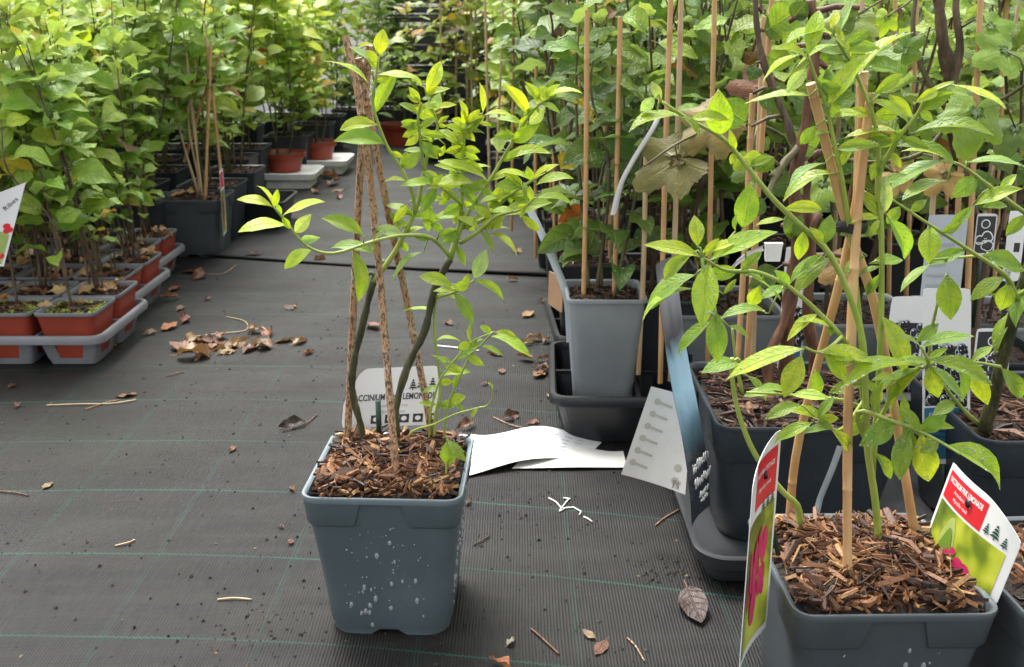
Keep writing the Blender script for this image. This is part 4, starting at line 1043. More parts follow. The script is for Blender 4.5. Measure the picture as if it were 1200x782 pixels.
# canes standing among the right bank
def cane_thing(x0, y0, x1, y1, D, mat, k, rad=.0042, D1=None):
    a, b = P(x1, y1, D), P(x0, y0, D1 or D)
    if a.z > .10: a = a+(a-b)*((a.z-.10)/(b.z-a.z))
    base = Vector((a.x, a.y, 0)); r = random.Random(k)
    t = solo('bamboo_cane', cane_mb([a-base, a.lerp(b, .5)-base+Vector((r.uniform(-1, 1)*.003, 0, 0)), b-base], rad, k).mesh('cane', M[mat], True, 60), 'straight tan bamboo cane standing among the right bank shrubs', 'bamboo cane', base, 'bamboo canes on the right bank')
    return t
CN = [(688, 12, 683, 352, 1.535), (721, 165, 716, 300, 1.84), (757, 165, 750, 372, 1.50), (768, -20, 760, 240, 1.9), (787, -30, 775, 400, 1.46), (799, -30, 787, 395, 1.47), (882, 110, 862, 450, 1.31), (907, -30, 874, 445, 1.32), (895, 20, 882, 440, 1.335),
      (727, 20, 720, 352, 1.53), (1150, -20, 1130, 420, 1.40), (1097, 180, 1083, 400, 1.40), (1128, 160, 1112, 420, 1.42), (1050, -20, 1042, 330, 1.8), (1010, 0, 1000, 440, 1.36), (1175, 60, 1165, 330, 1.85), (838, -20, 830, 400, 1.50), (822, 100, 815, 350, 1.9), (630, -20, 628, 230, 2.3), (602, -20, 600, 200, 2.6),
      (660, -20, 655, 300, 2.1), (712, -20, 709, 300, 2.05), (955, 30, 948, 350, 1.9), (985, -20, 975, 380, 1.8), (1075, -10, 1062, 340, 1.9), (1120, -10, 1105, 340, 2.0), (1190, 150, 1182, 420, 1.6)]
for i, c in enumerate(CN): cane_thing(*c, ['cane', 'cane', 'cane_pale'][i % 3], i)
r8 = random.Random(8)
for i in range(34):
    D = r8.uniform(1.9, 3.0); x = r8.uniform(560 if D > 2.5 else 640, 1190); b_ = P(x, 200, D); z = .02
    a = Vector((b_.x, D, .15)); top = a+Vector((r8.uniform(-.04, .04), r8.uniform(-.04, .04), r8.uniform(.6, .85))); base = Vector((a.x, a.y, 0))
    solo('bamboo_cane', cane_mb([a-base, top-base], .004, 60+i, 6).mesh('cane', M[['cane', 'cane_pale', 'cane_old'][i % 3]], True, 60), 'straight tan bamboo cane standing among the right bank shrubs', 'bamboo cane', base, 'bamboo canes on the right bank')

# tall old vine behind the near bushes: dark brown trunk, big lobed leaves and withered ones
vx = P(1135, 400, 1.47)
vine = potted('grape vine with dark twisting trunk and big lobed leaves', vx.x, vx.y+.0, .19, .155, .165, 'pot_dark', 41, 'dark', None, 0, None, 'potted plant', 'grape_vine')
T = Traced(vine)
T.branch([(1135, 440), (1140, 380), (1150, 300), (1135, 230), (1118, 150), (1112, 90), (1104, 40), (1098, -20)], 1.47, 1.42, .0120, .0075, 'bark_dark', 4, .15)
T.branch([(1112, 110), (1125, 60), (1120, 10), (1125, -30)], 1.43, 1.45, .007, .004, 'bark_dark')
T.branch([(1118, 140), (1085, 90), (1070, 40), (1075, -20)], 1.43, 1.47, .005, .003, 'bark_mid')
T.branch([(1120, 130), (1080, 180), (1010, 190), (940, 170), (870, 140), (800, 165), (755, 195)], 1.45, 1.34, .004, .0014, 'bark_mid')
T.branch([(1118, 150), (1150, 130), (1185, 110), (1215, 90)], 1.42, 1.35, .004, .002, 'bark_mid')
rv = random.Random(12)
GL = [(1180, 60, 1130, 75, 60, MID, 'grape'), (1160, 30, 1200, 62, 70, MID, 'grape'), (1145, 130, 1135, 200, 70, MID, 'grape'), (1190, 150, 1170, 190, 50, DEEP, 'grape'), (1000, 20, 985, 60, 40, (.20, .25, .04), 'grape'),
      (1040, 20, 1030, 50, 40, YOUNG, 'grape'), (1060, 60, 1090, 35, 40, DEEP, 'grape'), (895, 105, 838, 95, 40, (.15, .055, .02), 'grape_dead'), (840, 140, 775, 185, 44, (.20, .15, .04), 'grape_dead'),
      (795, 188, 722, 225, 40, (.12, .11, .02), 'grape_dead'), (1050, 205, 1085, 235, 36, (.30, .20, .06), 'grape_dead'), (1110, 205, 1075, 235, 40, (.32, .22, .08), 'grape_dead'), (990, 310, 950, 335, 30, (.34, .20, .07), 'grape_dead'),
      (965, 215, 950, 260, 30, MID, 'grape'), (880, 195, 850, 215, 30, DEEP, 'grape'), (1080, 140, 1100, 175, 40, DEEP, 'grape'), (1160, 500, 1165, 525, 30, (.36, .25, .06), 'grape_dead')]
for bx, by, tx, ty, w, c, kd in GL:
    if by > 400: continue
    b_ = P(bx, by, 1.39+rv.uniform(-.06, .04)); e_ = P(tx, ty, b_.y-rv.uniform(0, .05)); d = e_-b_; L = d.length*.95
    br_ = min(T.br, key=lambda br: min((q-b_).length for q in br['w'])); jb = min(br_['w'], key=lambda q: (q-b_).length)
    br_['mb'].tube([jb-T.base, jb.lerp(b_, .5)+Vector((0, 0, .01))-T.base, b_-T.base], [.0016, .0014, .0011], 5)
    Lw = max(L, w/1250)
    br_['lv'].append((rv.choice(LEAF[kd]), frame(b_-T.base, d, Vector((rv.uniform(-.3, .3), -1, .75)), Lw), jit(c, rv, .08)))
T.finish()

# ------------------------------------------------------------------ labels, tags and loose sheets on the right
def curved_label(root, pts, wid, side, mat, th=.0006, n=14, uvs=True):
    """a limp plastic strip along 3D points, wid metres wide along direction side"""
    w = catmull(pts, 6); s = Vector(side).normalized(); b = MB(); m = len(w); N = 4
    nrm = []
    for i in range(m):
        t = (w[min(i+1, m-1)]-w[max(i-1, 0)]).normalized(); nrm.append(t.cross(s).normalized())
    def ring(i, h):
        ww = wid*(1 if not callable(wid) else 1); 
        return [w[i]+s*(wid*(k/N-.5))+nrm[i]*(h+.004*math.sin(math.pi*k/N)) for k in range(N+1)]
    b.loft([ring(i, 0) for i in range(m)], closed=False); b.loft([ring(i, th) for i in range(m)], closed=False)
    me = b.mesh('strip', mat); l = me.uv_layers.new(name='UVMap')
    for lp in me.loops:
        k = lp.vertex_index % (m*(N+1)); l.data[lp.index].uv = (k//(N+1)/(m-1), (k % (N+1))/N)
    return me, w, nrm
def strip_thing(name, label, cat, pts, wid, side, mat, group=None):
    base = Vector(pts[-1]); t = thing(name, label, cat, base, group)
    me, w, nr = curved_label(t, [Vector(p)-base for p in pts], wid, side, mat); part('card', me, t); return t, base, w, nr
pl = [P(780, 305, 1.20), P(786, 360, 1.185), P(796, 430, 1.165), P(810, 500, 1.145), P(819, 560, 1.125), P(822, 604, 1.105)]
st, base, w, nr = strip_thing('fruit_label', 'long curling fruit label with blue band hanging at the black pot corner', 'plant label', pl[::-1], .062, (.52, .85, 0), M['bluelabel'])
SGN = 1 if nr[6].dot(Vector((-.2, -1, .5))) > 0 else -1
b = MB(); rs = random.Random(2)      # white script lettering, as strokes
for row, (i0, sc) in enumerate(((6, 1.0), (8, 1.0), (4, .6), (3, .45))):
    prev = None
    for k in range(26):
        s_ = -.027+.054*k/25; q = w[i0]+Vector((.52, .85, 0)).normalized()*s_*sc+nr[i0]*SGN*.0052+Vector((0, 0, .007*math.sin(k*1.9+row)*sc+.002*rs.uniform(-1, 1)-.10*s_*0))
        if prev is not None and (k*7+row) % 9: b.tube([prev, q], .0006*sc+.0002, 4)
        prev = q
part('script_lettering', b.mesh('script', M['white_ink']), st)
o = P(728, 556, 1.165); ux = P(803, 580, 1.13)-o; uy = P(763, 453, 1.19)-o
wt = thing('label_sheet', 'white punched tag sheet with keyhole slots hanging beside the black pot', 'label sheet', o)
wW = ux.length; hW = uy.length
C = Card(wt, plane_fn(o, ux, uy-ux*(uy.dot(ux)/ux.dot(ux))*0, .008, wW, o), .0005)
sk = (P(808, 465, 1.16)-P(763, 453, 1.19)).length/wW
C.grid('card', lambda u, v: (u*wW*(1-(1-sk)*v), v*hW), M['paper_warm'], 0, 10, 12)
for k in range(6):
    y = hW*(.16+.14*k); x = wW*(.10+.012*k); C.blob(x, y, .0042, .0042, M['beige'], 1, 12, name='slot'); C.poly('slot', [(x, y-.0016), (x+.020, y-.004), (x+.020, y-.001), (x, y+.0016)], M['beige'], 1)
for k, y in enumerate((.10, .24)): C.blob(wW*(.78-.02*k), hW*y, .0052, .0052, M['beige'], 1, 12, name='slot')
for k in range(3): C.text('FE 35'[k:] if k < 2 else '8 18', wW*.82, hW*(.06-.028*k)+.004, .005, M['ink'])

# white printed sheets lying on the fabric beside the lone pot
def ground_sheet(label, corners, bump, seed, mat, rows):
    A, Bq, Cq, Dq = [G(*c) for c in corners]; r = random.Random(seed)
    t = thing('printed_sheet', label, 'label sheet', A)
    def fn(x, y, h):
        q = A.lerp(Bq, x).lerp(Dq.lerp(Cq, x), y)-A; z = .004+bump*(math.sin(math.pi*min(1, max(0, x)))**2)*(.5+.5*y)+.003*math.sin(x*7+seed)*y
        return q+Vector((0, 0, z+h))
    C = Card(t, fn, .0005); C.grid('card', lambda u, v: (u, v+.03*math.sin(u*6+seed)*(v-.5)), mat, 0, 20, 8)
    if rows:
        for j in range(rows):
            for k in range(9):
                if r.random() < .2: continue
                x0 = .06+.095*k+.012*(j % 2); y0 = .12+.8*j/rows
                C.poly('print_line', [(x0, y0), (x0+.055*r.uniform(.5, 1.2), y0), (x0+.05, y0+.028), (x0, y0+.028)], M['ink_grey'], 1)
    return t
ground_sheet('curled white printed sheet lying between the lone pot and black tray', [(540, 562), (690, 536), (705, 520), (552, 512)], .020, 3, M['paper'], 6)
ground_sheet('plain off white strip lying half under the black tray', [(600, 552), (735, 551), (730, 530), (620, 530)], .004, 5, M['paper_warm'], 0)

# fruit picture labels deep in the bank
def up_label(label, x0, x1, ytop, ybot, D, draw, lean=.12, yaw=0.0, mat='paper'):
    o = P(x0, ybot, D); ox = P(x1, ybot, D); h = (P(x0, ytop, D)-o).length; w = (ox-o).length
    t = thing('fruit_label', label, 'plant label', o)
    C = Card(t, plane_fn(o, Vector((math.cos(yaw), math.sin(yaw), 0)), Vector((lean, .12, 1)), .004, w, o), .0006)
    C.grid('card', rrect(w, h, .004), M[mat], 0, 8, 12); draw(C, w, h); 
    b = MB(); b.tube([C.fn(w/2, .01, -.003), C.fn(w/2, -.03, -.003), C.fn(w/2, -.11, -.003)], .003, 6); part('stake', b.mesh('stake', M['stake']), t)
    return t
def berries(C, w, h, y0, y1, n, seed):
    r = random.Random(seed); n = int(n*2.2)
    C.grid('photo_panel', lambda u, v: (w*(.06+.88*u), h*(y0-.02+(y1-y0+.02)*v)), M['berry'], 1, 6, 4, False)
    for k in range(n):
        x, y = r.uniform(.10, .90)*w, r.uniform(y0, y1)*h; s = r.uniform(.006, .009)
        s *= .8; C.blob(x, y, s*.72, s, M['greyblue'], 2+3*(k % 5), 10); C.blob(x+s*.08, y-s*.08, s*.62, s*.88, M['berry'], 3+3*(k % 5), 10); C.blob(x-s*.15, y+s*.5, s*.2, s*.16, M['white_ink'], 4+3*(k % 5), 6)
def d1(C, w, h):
    C.grid('photo_panel', lambda u, v: (w*(.04+.92*u), h*(.03+.30*v)), M['blue'], 1, 6, 4, False)
    berries(C, w, h, .36, .68, 46, 1); C.text('Ebony elegant', w*.5, h*.27, .008, M['white_ink'], -.2)
    for k in range(3): C.poly('print_line', [(w*.15, h*(.20-.03*k)), (w*.7, h*(.18-.03*k)), (w*.7, h*(.185-.03*k)), (w*.15, h*(.205-.03*k))], M['ink'], 2)
up_label('tall blue and white blackberry label behind the dewy blueberry', 1081, 1136, 345, 545, 1.165, d1, -.08)
def d2(C, w, h): berries(C, w, h, .10, .75, 34, 2)
up_label('white label with a bunch of black berries behind the near tripod', 1030, 1072, 352, 470, 1.33, d2, .05)
def d3(C, w, h):
    for k in range(7): C.poly('print_line', [(w*.12, h*(.2+.1*k)), (w*(.5+.35*((k*3) % 4)/4), h*(.2+.1*k)), (w*(.5+.35*((k*3) % 4)/4), h*(.225+.1*k)), (w*.12, h*(.225+.1*k))], M['ink_grey'], 1)
up_label('grey care label with rows of small print among the canes', 1076, 1122, 255, 372, 1.36, d3, .02, 0, 'greyblue')
def d4(C, w, h):
    C.poly('print_mark', [(w*.55, h*.42), (w*.85, h*.42), (w*.85, h*.55), (w*.55, h*.55)], M['ink'], 1)
    for k in range(3): C.text(['ARONIA', 'FRUCTUS', '0 418'][k], w*(.25+.22*k), h*.22, .006, M['ink'], math.pi/2)
up_label('narrow white tag with black print tied to the brown vine trunk', 1174, 1194, 250, 330, 1.22, d4, .02)
def d5(C, w, h):
    C.grid('photo_panel', lambda u, v: (w*(.06+.88*u), h*(.06+.88*v)), M['ink'], 1, 6, 6, False)
    r = random.Random(9)
    for k in range(9):
        x, y, s = r.uniform(.2, .8)*w, r.uniform(.2, .8)*h, r.uniform(.004, .009); C.blob(x, y, s, s, M['white_ink'], 2, 12); C.blob(x, y, s*.78, s*.78, M['ink'], 3, 12)
up_label('black label with white outlined fruit drawing beside the vine trunk', 1138, 1180, 388, 446, 1.30, d5, .02)
up_label('small black and white patterned tag hanging behind the grey care label', 1140, 1164, 252, 300, 1.43, d5, .02)
def d6(C, w, h):
    C.grid('photo_panel', lambda u, v: (w*(.08+.84*u), h*(.04+.30*v)), M['blue'], 1, 4, 4, False); berries(C, w, h, .36, .60, 16, 4)
    C.poly('print_mark', [(w*.2, h*.66), (w*.75, h*.8), (w*.6, h*.9), (w*.25, h*.85)], M['ink'], 1)
up_label('white and black fruit label standing between the red barked stems', 908, 936, 294, 465, 1.33, d6, .02)
# white clip with ribbon and the white ribbon tag
q = P(905, 306, 1.16); t = thing('plant_tie', 'white plastic clip with a pale ribbon loop round the red barked stem', 'plant tie', q)
b = MB(); 
b.loft([[Vector((x*(1+k), y, z)) for x, y in ((-.0085, -.003), (.0085, -.003), (.0085, .003), (-.0085, .003))] for z, k in ((0, 0), (.006, .1), (.017, .16), (.022, .28), (.0225, .28))], cap0=True, cap1=True); part('clip', b.mesh('clip', M['white_pl'], True, 40), t)
me, _, _ = curved_label(t, [P(897, 290, 1.155)-q, P(880, 297, 1.14)-q, P(864, 308, 1.13)-q, P(855, 317, 1.13)-q], .008, (.3, .2, 1), M['paper_warm']); part('ribbon', me, t)
strip_thing('ribbon_tag', 'narrow white ribbon tag curving down between the bamboo canes', 'plant tie', [P(776, 128, 1.36), P(765, 150, 1.36), P(745, 182, 1.37), P(728, 215, 1.38), P(719, 250, 1.39)], .011, (1, .25, .5), M['paper'])
strip_thing('ribbon_tag', 'thin grey tag hanging behind the near tripod above the mulch', 'plant tie', [P(985, 520, .98), P(975, 548, .99), P(962, 580, 1.0), P(957, 600, 1.0)], .009, (1, .3, .4), M['greyblue'])
# clear plastic sleeve edge and cardboard sign left of the tall grey pot
strip_thing('plastic_sleeve', 'bent clear plastic sleeve edge leaning on the tall light grey pot', 'plastic sleeve', [P(622, 248, 1.60), P(635, 275, 1.585), P(650, 310, 1.57), P(664, 348, 1.56), P(668, 400, 1.55)], .014, (1, .6, .2), M['greyblue'])
o = P(642, 356, 1.742); t = thing('cardboard_sign', 'small brown cardboard sign on the black pot behind the tall grey pot', 'sign', o)
C = Card(t, plane_fn(o, (.35, -.94, 0), (.02, .06, 1), 0, .06, o), .002); C.grid('card', rrect(.065, .062, .003), M['cardboard'], 0, 6, 6)

# ------------------------------------------------------------------ left bank: red pots in grey trays
cell = .125
TR = [(-.795, 1.80, 'grey carry tray of red pots with mossy soil at the aisle edge'), (-.835, 2.07, 'grey carry tray of red pots, middle of the three by the aisle'), (-.885, 2.34, 'grey carry tray of red pots next to the slate tripod pot')]
k = 0
for ti, (xr, y0, lb) in enumerate(TR):
    nx = 4; w = nx*cell+.012
    make_tray(lb, (xr-w/2, y0+.131, 0), nx, 2, cell, .066, 'tray_grey', 'grey carry trays on the left bank')
    for i in range(nx):
        for j in range(2):
            k += 1; x = xr-.006-(i+.5)*cell; y = y0+.006+(j+.5)*cell; r = random.Random(900+k)
            front = (ti == 0 and j == 0)
            t = potted(['broad leaved seedling in red square pot behind the mossy pots, front grey tray', 'broad leaved seedling in red square pot, middle grey tray of three', 'broad leaved seedling in red square pot, grey tray next to slate tripod pot'][ti] if not front else 'seedling shrub in a red square pot with bright moss on the soil', x, y, .114, .090, .104, 'terra', k, 'moss' if front else 'dark', 'mossy red pots' if front else 'red square pots in grey tray %s' % ('one', 'two', 'three')[ti], .005, 'tray_grey', 'potted plant', 'seedling_shrub')
            hgt = (.50 if ti == 0 and i == 0 else .60)*r.uniform(.85, 1.15)
            nl = 20 if (front and i == 0) else (28 if front else 57)
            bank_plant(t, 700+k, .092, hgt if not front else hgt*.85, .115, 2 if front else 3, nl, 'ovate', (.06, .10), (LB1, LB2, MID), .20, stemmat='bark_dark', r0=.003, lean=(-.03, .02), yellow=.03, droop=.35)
            if not front: bank_plant(t, 1700+k, .092, .24, .075, 2, 16, 'ovate', (.035, .065), (MID, LB1, MID), .3, stemmat='bark_mid', r0=.0018, yellow=.12)
            leafpile(t, .088, .11, 7 if not front else 2, 800+k)
# low sprigs in the front red pots are part of the plants above; white labelled card at the frame edge
o = P(-22, 312, 1.52); t = thing('plant_label', 'white label with red flowers and handwriting leaning among the seedlings', 'plant label', o)
ux = P(6, 312, 1.52)-o; wA = .075; hA = .16
C = Card(t, plane_fn(o, (1, -.15, 0), P(32, 203, 1.52)-P(4, 310, 1.52), .004, wA, o), .0006)
wA = .036+.0; C.grid('card', lambda u, v: (u*.036-.036*0+.0, v*.145*(1-.12*(1-u))), M['paper'], 0, 6, 8)
C.poly('photo_panel', [(.004, .004), (.032, .004), (.032, .055), (.004, .065)], M['leafprint2'], 1)
for x, y in ((.027, .018), (.026, .062), (.024, .070), (.030, .064)): C.blob(x, y, .006, .005, M['red'], 2)
C.text('Ribes', .021, .108, .012, M['ink'], .9)

# slate pot with small tripod and its tall narrow label, pots and trays around it
tp = potted('shrub with bare stems in slate pot under a small cane tripod', -.900, 2.785, .176, .140, .165, 'pot_slate', 51, 'dark', None, 0, 'pot_slate', 'potted plant', 'pot_shrub', True)
bank_plant(tp, 950, .15, .55, .12, 5, 66, 'ovate', (.06, .10), (LB1, LB2, MID), .36, stemmat='cane_pale', r0=.004, lean=(-.06, .06)); leafpile(tp, .15, .16, 6, 3)
tripod('cane_tripod', 'small tan cane tripod tied dark in the slate pot on the left bank', [
    [P(240, 235, 2.75), P(246, 95, 2.78), P(247, 48, 2.79)], [P(216, 190, 2.86), P(244, 98, 2.80), P(260, 60, 2.78)], [P(260, 215, 2.80), P(248, 98, 2.79), P(241, 44, 2.79)]], .0042, 'cane', P(247, 95, 2.79))
o = P(262, 278, 2.66); t = thing('plant_label', 'narrow red topped photo label on the slate pot by the small tripod', 'plant label', o)
C = Card(t, plane_fn(o, (-.14, .99, 0), (.03, 0, 1), .002, .07, o), .0006); C.grid('card', rrect(.07, .180, .004), M['paper'], 0, 5, 8)
C.grid('photo_panel', lambda u, v: (.006+.058*u, .008+.115*v), M['photo_green'], 1, 4, 6, False); C.grid('red_panel', lambda u, v: (.006+.058*u, .13+.042*v), M['red'], 1, 4, 3, False)
for k in range(7): C.blob(.035+.008*math.sin(k*2), .025+.013*k, .009, .008, M['pink_deep'], 2, 8)
q = G(285, 275); t = thing('plant_tray', 'empty black tray beside the slate pot on the left bank', 'plant tray', (q.x+.045, q.y+.14, .004)); b = MB()
R = lambda z, o_: rsq(.15, .22, .02, z, 4, 4, o_)
b.loft([R(.0, -.02), R(.085, 0), R(.085, .008), R(.090, .008), R(.090, -.001), R(.006, -.022)]); f = R(.006, -.022); b.add(f, [tuple(range(len(f)))]); part('basin', b.mesh('basin', M['black'], True, 40), t)
b = MB(); b.tube([(-.06, -.06, .07), (0, 0, .03), (.06, -.06, .07)], .004, 5); part('rib', b.mesh('rib', M['black']), t)

# grey potted plants further left and back
LG = 'broad leaved shrubs crowding the left bank'
rl_ = random.Random(23); k = 0
for y, xs in ((2.72, (-1.06, -1.27, -1.48)), (2.98, (-.90, -1.12, -1.34, -1.56, -1.78)), (3.24, (-.93, -1.16, -1.40, -1.64, -1.88)), (3.52, (-1.0, -1.24, -1.48, -1.72, -1.98, -2.2))):
    for x in xs:
        k += 1; t = potted('leafy green shrub in a dark square pot crowding the left bank', x+rl_.uniform(-.02, .02), y+rl_.uniform(-.03, .03), .17, .135, .165, 'pot_dark', k, 'dark', LG, 0 if y < 2.9 else .006, None, 'potted plant', 'leafy_shrub')
        bank_plant(t, 1000+k, .15, rl_.uniform(.60, .80), .20, 5, 125, 'ovate', (.06, .105), (LB1, LB2, MID), .14, joined=y > 3.1, stemmat='bark_mid', yellow=.035)
# red round pots on white foam trays at the aisle edge
def round_pot(label, x, y, z, R0, R1, H, key, seed, group, kind='ovate', h=.5, n=40, cols=(MID, YOUNG, MID), spread=.15, yellow=.08, bare=.35):
    t = thing('potted_shrub', label, 'potted plant', (x, y, z), group)
    b = MB(); C_ = lambda r_, zz: [(math.cos(a)*r_, math.sin(a)*r_, zz) for a in [6.283*i/28 for i in range(28)]]
    b.loft([C_(R0, 0), C_(R0+(R1-R0)*.7, H*.7), C_(R1, H*.72), C_(R1+.003, H*.75), C_(R1+.005, H), C_(R1+.001, H), C_(R1-.003, H*.8), C_(R0, H*.5)], cap0=True, cap1=True)
    p = part('pot', b.mesh('round pot', M[key], True, 40), t)
    b = MB(); b.loft([C_(R1-.003, 0), C_(R1*.5, .006), C_(.004, .009)], cap1=True); part('soil', b.mesh('soil', M['soil']), t, (0, 0, H*.84))
    bank_plant(t, seed, H*.84, h, spread, 3, n, kind, (.06, .10), cols, bare, joined=y > 3.3, stemmat='bark_mid', yellow=yellow); return t
def foam_tray(x, y, label):
    t = thing('foam_tray', label, 'plant tray', (x, y, .006), 'white trays under the red round pots')
    b = MB(); R = lambda w, z, o_: rsq(w, w, .03, z, 4, 4, o_)
    b.loft([R(.19, .0, 0), R(.19, .035, 0), R(.235, .037, 0), R(.245, .060, 0), R(.235, .062, 0), R(.20, .052, 0)]); f = R(.20, .052, 0); b.add(f, [tuple(range(len(f)))])
    part('shell', b.mesh('shell', M['white_pl'], True, 40), t)
    for i in range(9): 
        b = MB(); b.box((-.08+.02*i, -.0965, .018), (.006, .004, .030)); part('flute', b.mesh('flute', M['white_pl'], False), t)
q = G(333, 224); foam_tray(q.x, q.y+.11, 'white foam tray under a red round pot at the aisle edge'); round_pot('heart leaved shrub in a red round pot on white foam tray', q.x-.02, q.y+.12, .060, .062, .082, .075, 'terra', 2001, None, h=.42)
q2 = G(365, 212); foam_tray(q2.x+.01, q2.y+.22, 'white foam tray set back against the hedge of shrubs'); round_pot('yellowing shrub in a red round pot set back on white tray', q2.x-.01, q2.y+.22, .060, .060, .078, .075, 'terra', 2002, None, h=.36, cols=(YOUNG, YEL, MID), yellow=.25)

# ------------------------------------------------------------------ far end of the aisle
k = 0; rf = random.Random(31)
FG1 = 'bushy shrubs closing the far end'
def far_plant(x, y, h, spread, n, cols, label, group, kind='ovate', L=(.07, .115), key='pot_dark', bare=.06, yellow=.03, nstem=5):
    global k
    k += 1; t = potted(label, x, y, .18, .145, .165, key, k, 'dark', group, .006, None, 'potted plant', 'bushy_shrub')
    bank_plant(t, 3000+k, .15, h, spread, nstem, n, kind, L, cols, bare, joined=True, stemmat='bark_mid', yellow=yellow); return t
for y in (3.85, 4.2, 4.6, 5.05):
    x = -.98 if y < 4.5 else -.95
    while x > -y*.62-.2:
        far_plant(x+rf.uniform(-.05, .05), y+rf.uniform(-.06, .06), rf.uniform(.72, .98), .25, 230, (LB2, TIP, LB1), 'bright green bushy shrub at the back of the left bank', 'bright shrubs at the back of the left bank'); x -= .30
for y in (3.55, 3.9, 4.3, 4.8):
    x = .02
    while x < y*.58+.2:
        far_plant(x+rf.uniform(-.05, .05), y+rf.uniform(-.06, .06), rf.uniform(.72, .98), .23, 180, (YOUNG, TIP, MID), 'green shrub with twiggy stems at the back of the right bank', 'shrubs at the back of the right bank', yellow=.10); x += .31
for i in range(5):
    far_plant(-.86+.235*i, 5.35+rf.uniform(-.05, .05) if i not in (2, 3) else 6.0, .78, .22, 260, ((.10, .20, .04), MID, DEEP), 'narrow leaved evergreen shrub closing the end of the aisle', FG1, 'narrow', (.06, .09), bare=.05)
for i in range(16):
    far_plant(-3.9+.52*i, 6.3+rf.uniform(-.2, .3), rf.uniform(1.05, 1.35), .42, 420, (YOUNG, TIP, MID), 'tall mixed shrub forming the backdrop behind the banks', 'backdrop shrubs behind both banks', rf.choice(['ovate', 'narrow']), (.08, .13), bare=.03, nstem=7)
for i in range(12):
    far_plant(-4.6+.84*i, 7.6+rf.uniform(-.2, .3), rf.uniform(1.5, 1.9), .6, 250, (MID, YOUNG, DEEP), 'large dark shrub standing at the very back', 'large shrubs at the very back', rf.choice(['ovate', 'narrow']), (.12, .18), bare=.03, nstem=7)
# black crates stacked at the end of the aisle, red pot before them
def crate(x, y, z, label):
    t = thing('crate', label, 'crate', (x, y, z), 'stacked black crates'); w, d, h = .40, .30, .155
    b = MB(); b.box((0, 0, .006), (w, d, .012)); part('floor', b.mesh('floor', M['black'], False), t)
    for sx, sy, lx, ly in ((0, -1, w, .012), (0, 1, w, .012), (-1, 0, .012, d-.024), (1, 0, .012, d-.024)):
        for zz, hh in ((.035, .030), (.085, .030), (.142, .024)):
            b = MB(); b.box((sx*(w/2-.006), sy*(d/2-.006), zz), (lx, ly, hh)); part('slat', b.mesh('slat', M['black'], False), t)
    for sx in (-1, 1):
        for sy in (-1, 1): b = MB(); b.box((sx*(w/2-.016), sy*(d/2-.016), .083), (.008, .008, .142)); part('corner_post', b.mesh('corner post', M['black'], False), t)
for zi in range(5): crate(-.46+.01*(zi % 2), 5.62, .006+.157*zi, 'black slatted crate stacked at the end of the aisle')
for zi in range(3): crate(-.02, 5.75, .006+.157*zi, 'black slatted crate stacked at the end of the aisle')
round_pot('evergreen shrub in a dark red round pot before the black crates', -.60, 5.15, .006, .06, .08, .11, 'terra', 2003, None, 'narrow', .45, 60, (MID, YOUNG, DEEP), .2, .02, .1)
for i, x in enumerate((515, 536, 548, 553, 560, 577)):
    D = 4.55+.1*(i % 3); a = P(x+rf.uniform(-2, 2), 165, D); base = Vector((a.x, a.y, .006)); solo('bamboo_cane', cane_mb([Vector((0, 0, 0)), Vector((rf.uniform(-.02, .02), 0, .95))], .0055, i, 6).mesh('cane', M['cane_pale'], True, 60), 'pale cane standing at the far end of the aisle', 'bamboo cane', base, 'canes at the far end of the aisle')
for i, x in enumerate((-.34, -.17, -.02)):
    t = far_plant(x, 4.62, .72, .16, 90, ((.30, .33, .06), (.42, .30, .06), MID), 'sparse yellowing climber on canes at the end of the aisle', 'yellowing climbers at the end of the aisle', key='black', yellow=.2)

# ------------------------------------------------------------------ litter on the fabric
DL = [(187, 390, 26), (213, 382, 26), (200, 420, 44), (222, 400, 34), (227, 411, 30), (248, 413, 30), (265, 413, 30), (290, 403, 34), (305, 405, 30), (317, 403, 26), (340, 407, 26), (315, 387, 30), (347, 364, 16), (243, 349, 14), (215, 350, 24), (197, 344, 26), (218, 360, 18), (246, 323, 26), (310, 301, 20), (135, 413, 26), (365, 307, 16),
      (166, 463, 28), (24, 473, 16), (7, 458, 16), (49, 576, 20), (278, 524, 16), (347, 580, 18), (342, 633, 12), (325, 617, 10), (531, 383, 20), (430, 380, 26), (348, 363, 16), (318, 389, 24), (611, 374, 24), (591, 419, 24), (611, 401, 24), (588, 433, 16), (643, 356, 14), (624, 430, 30), (638, 440, 30), (563, 453, 12), (636, 495, 18), (598, 489, 14),
      (574, 773, 40), (592, 761, 20), (713, 750, 32), (630, 425, 24), (645, 436, 24), (640, 420, 20), (560, 497, 30), (585, 495, 26), (365, 215, 30), (385, 222, 30), (400, 213, 34), (410, 224, 26), (395, 232, 20), (370, 226, 22), (236, 320, 20), (180, 337, 18), (545, 595, 16), (700, 752, 20), (255, 405, 26), (235, 398, 26), (640, 463, 16), (615, 300, 18), (590, 330, 16)]
rd = random.Random(44)
for i in range(16): DL.append((rd.gauss(265, 42), rd.gauss(406, 9), rd.uniform(18, 34)))
for i in range(8): DL.append((rd.gauss(630, 14), rd.gauss(428, 16), rd.uniform(12, 24)))
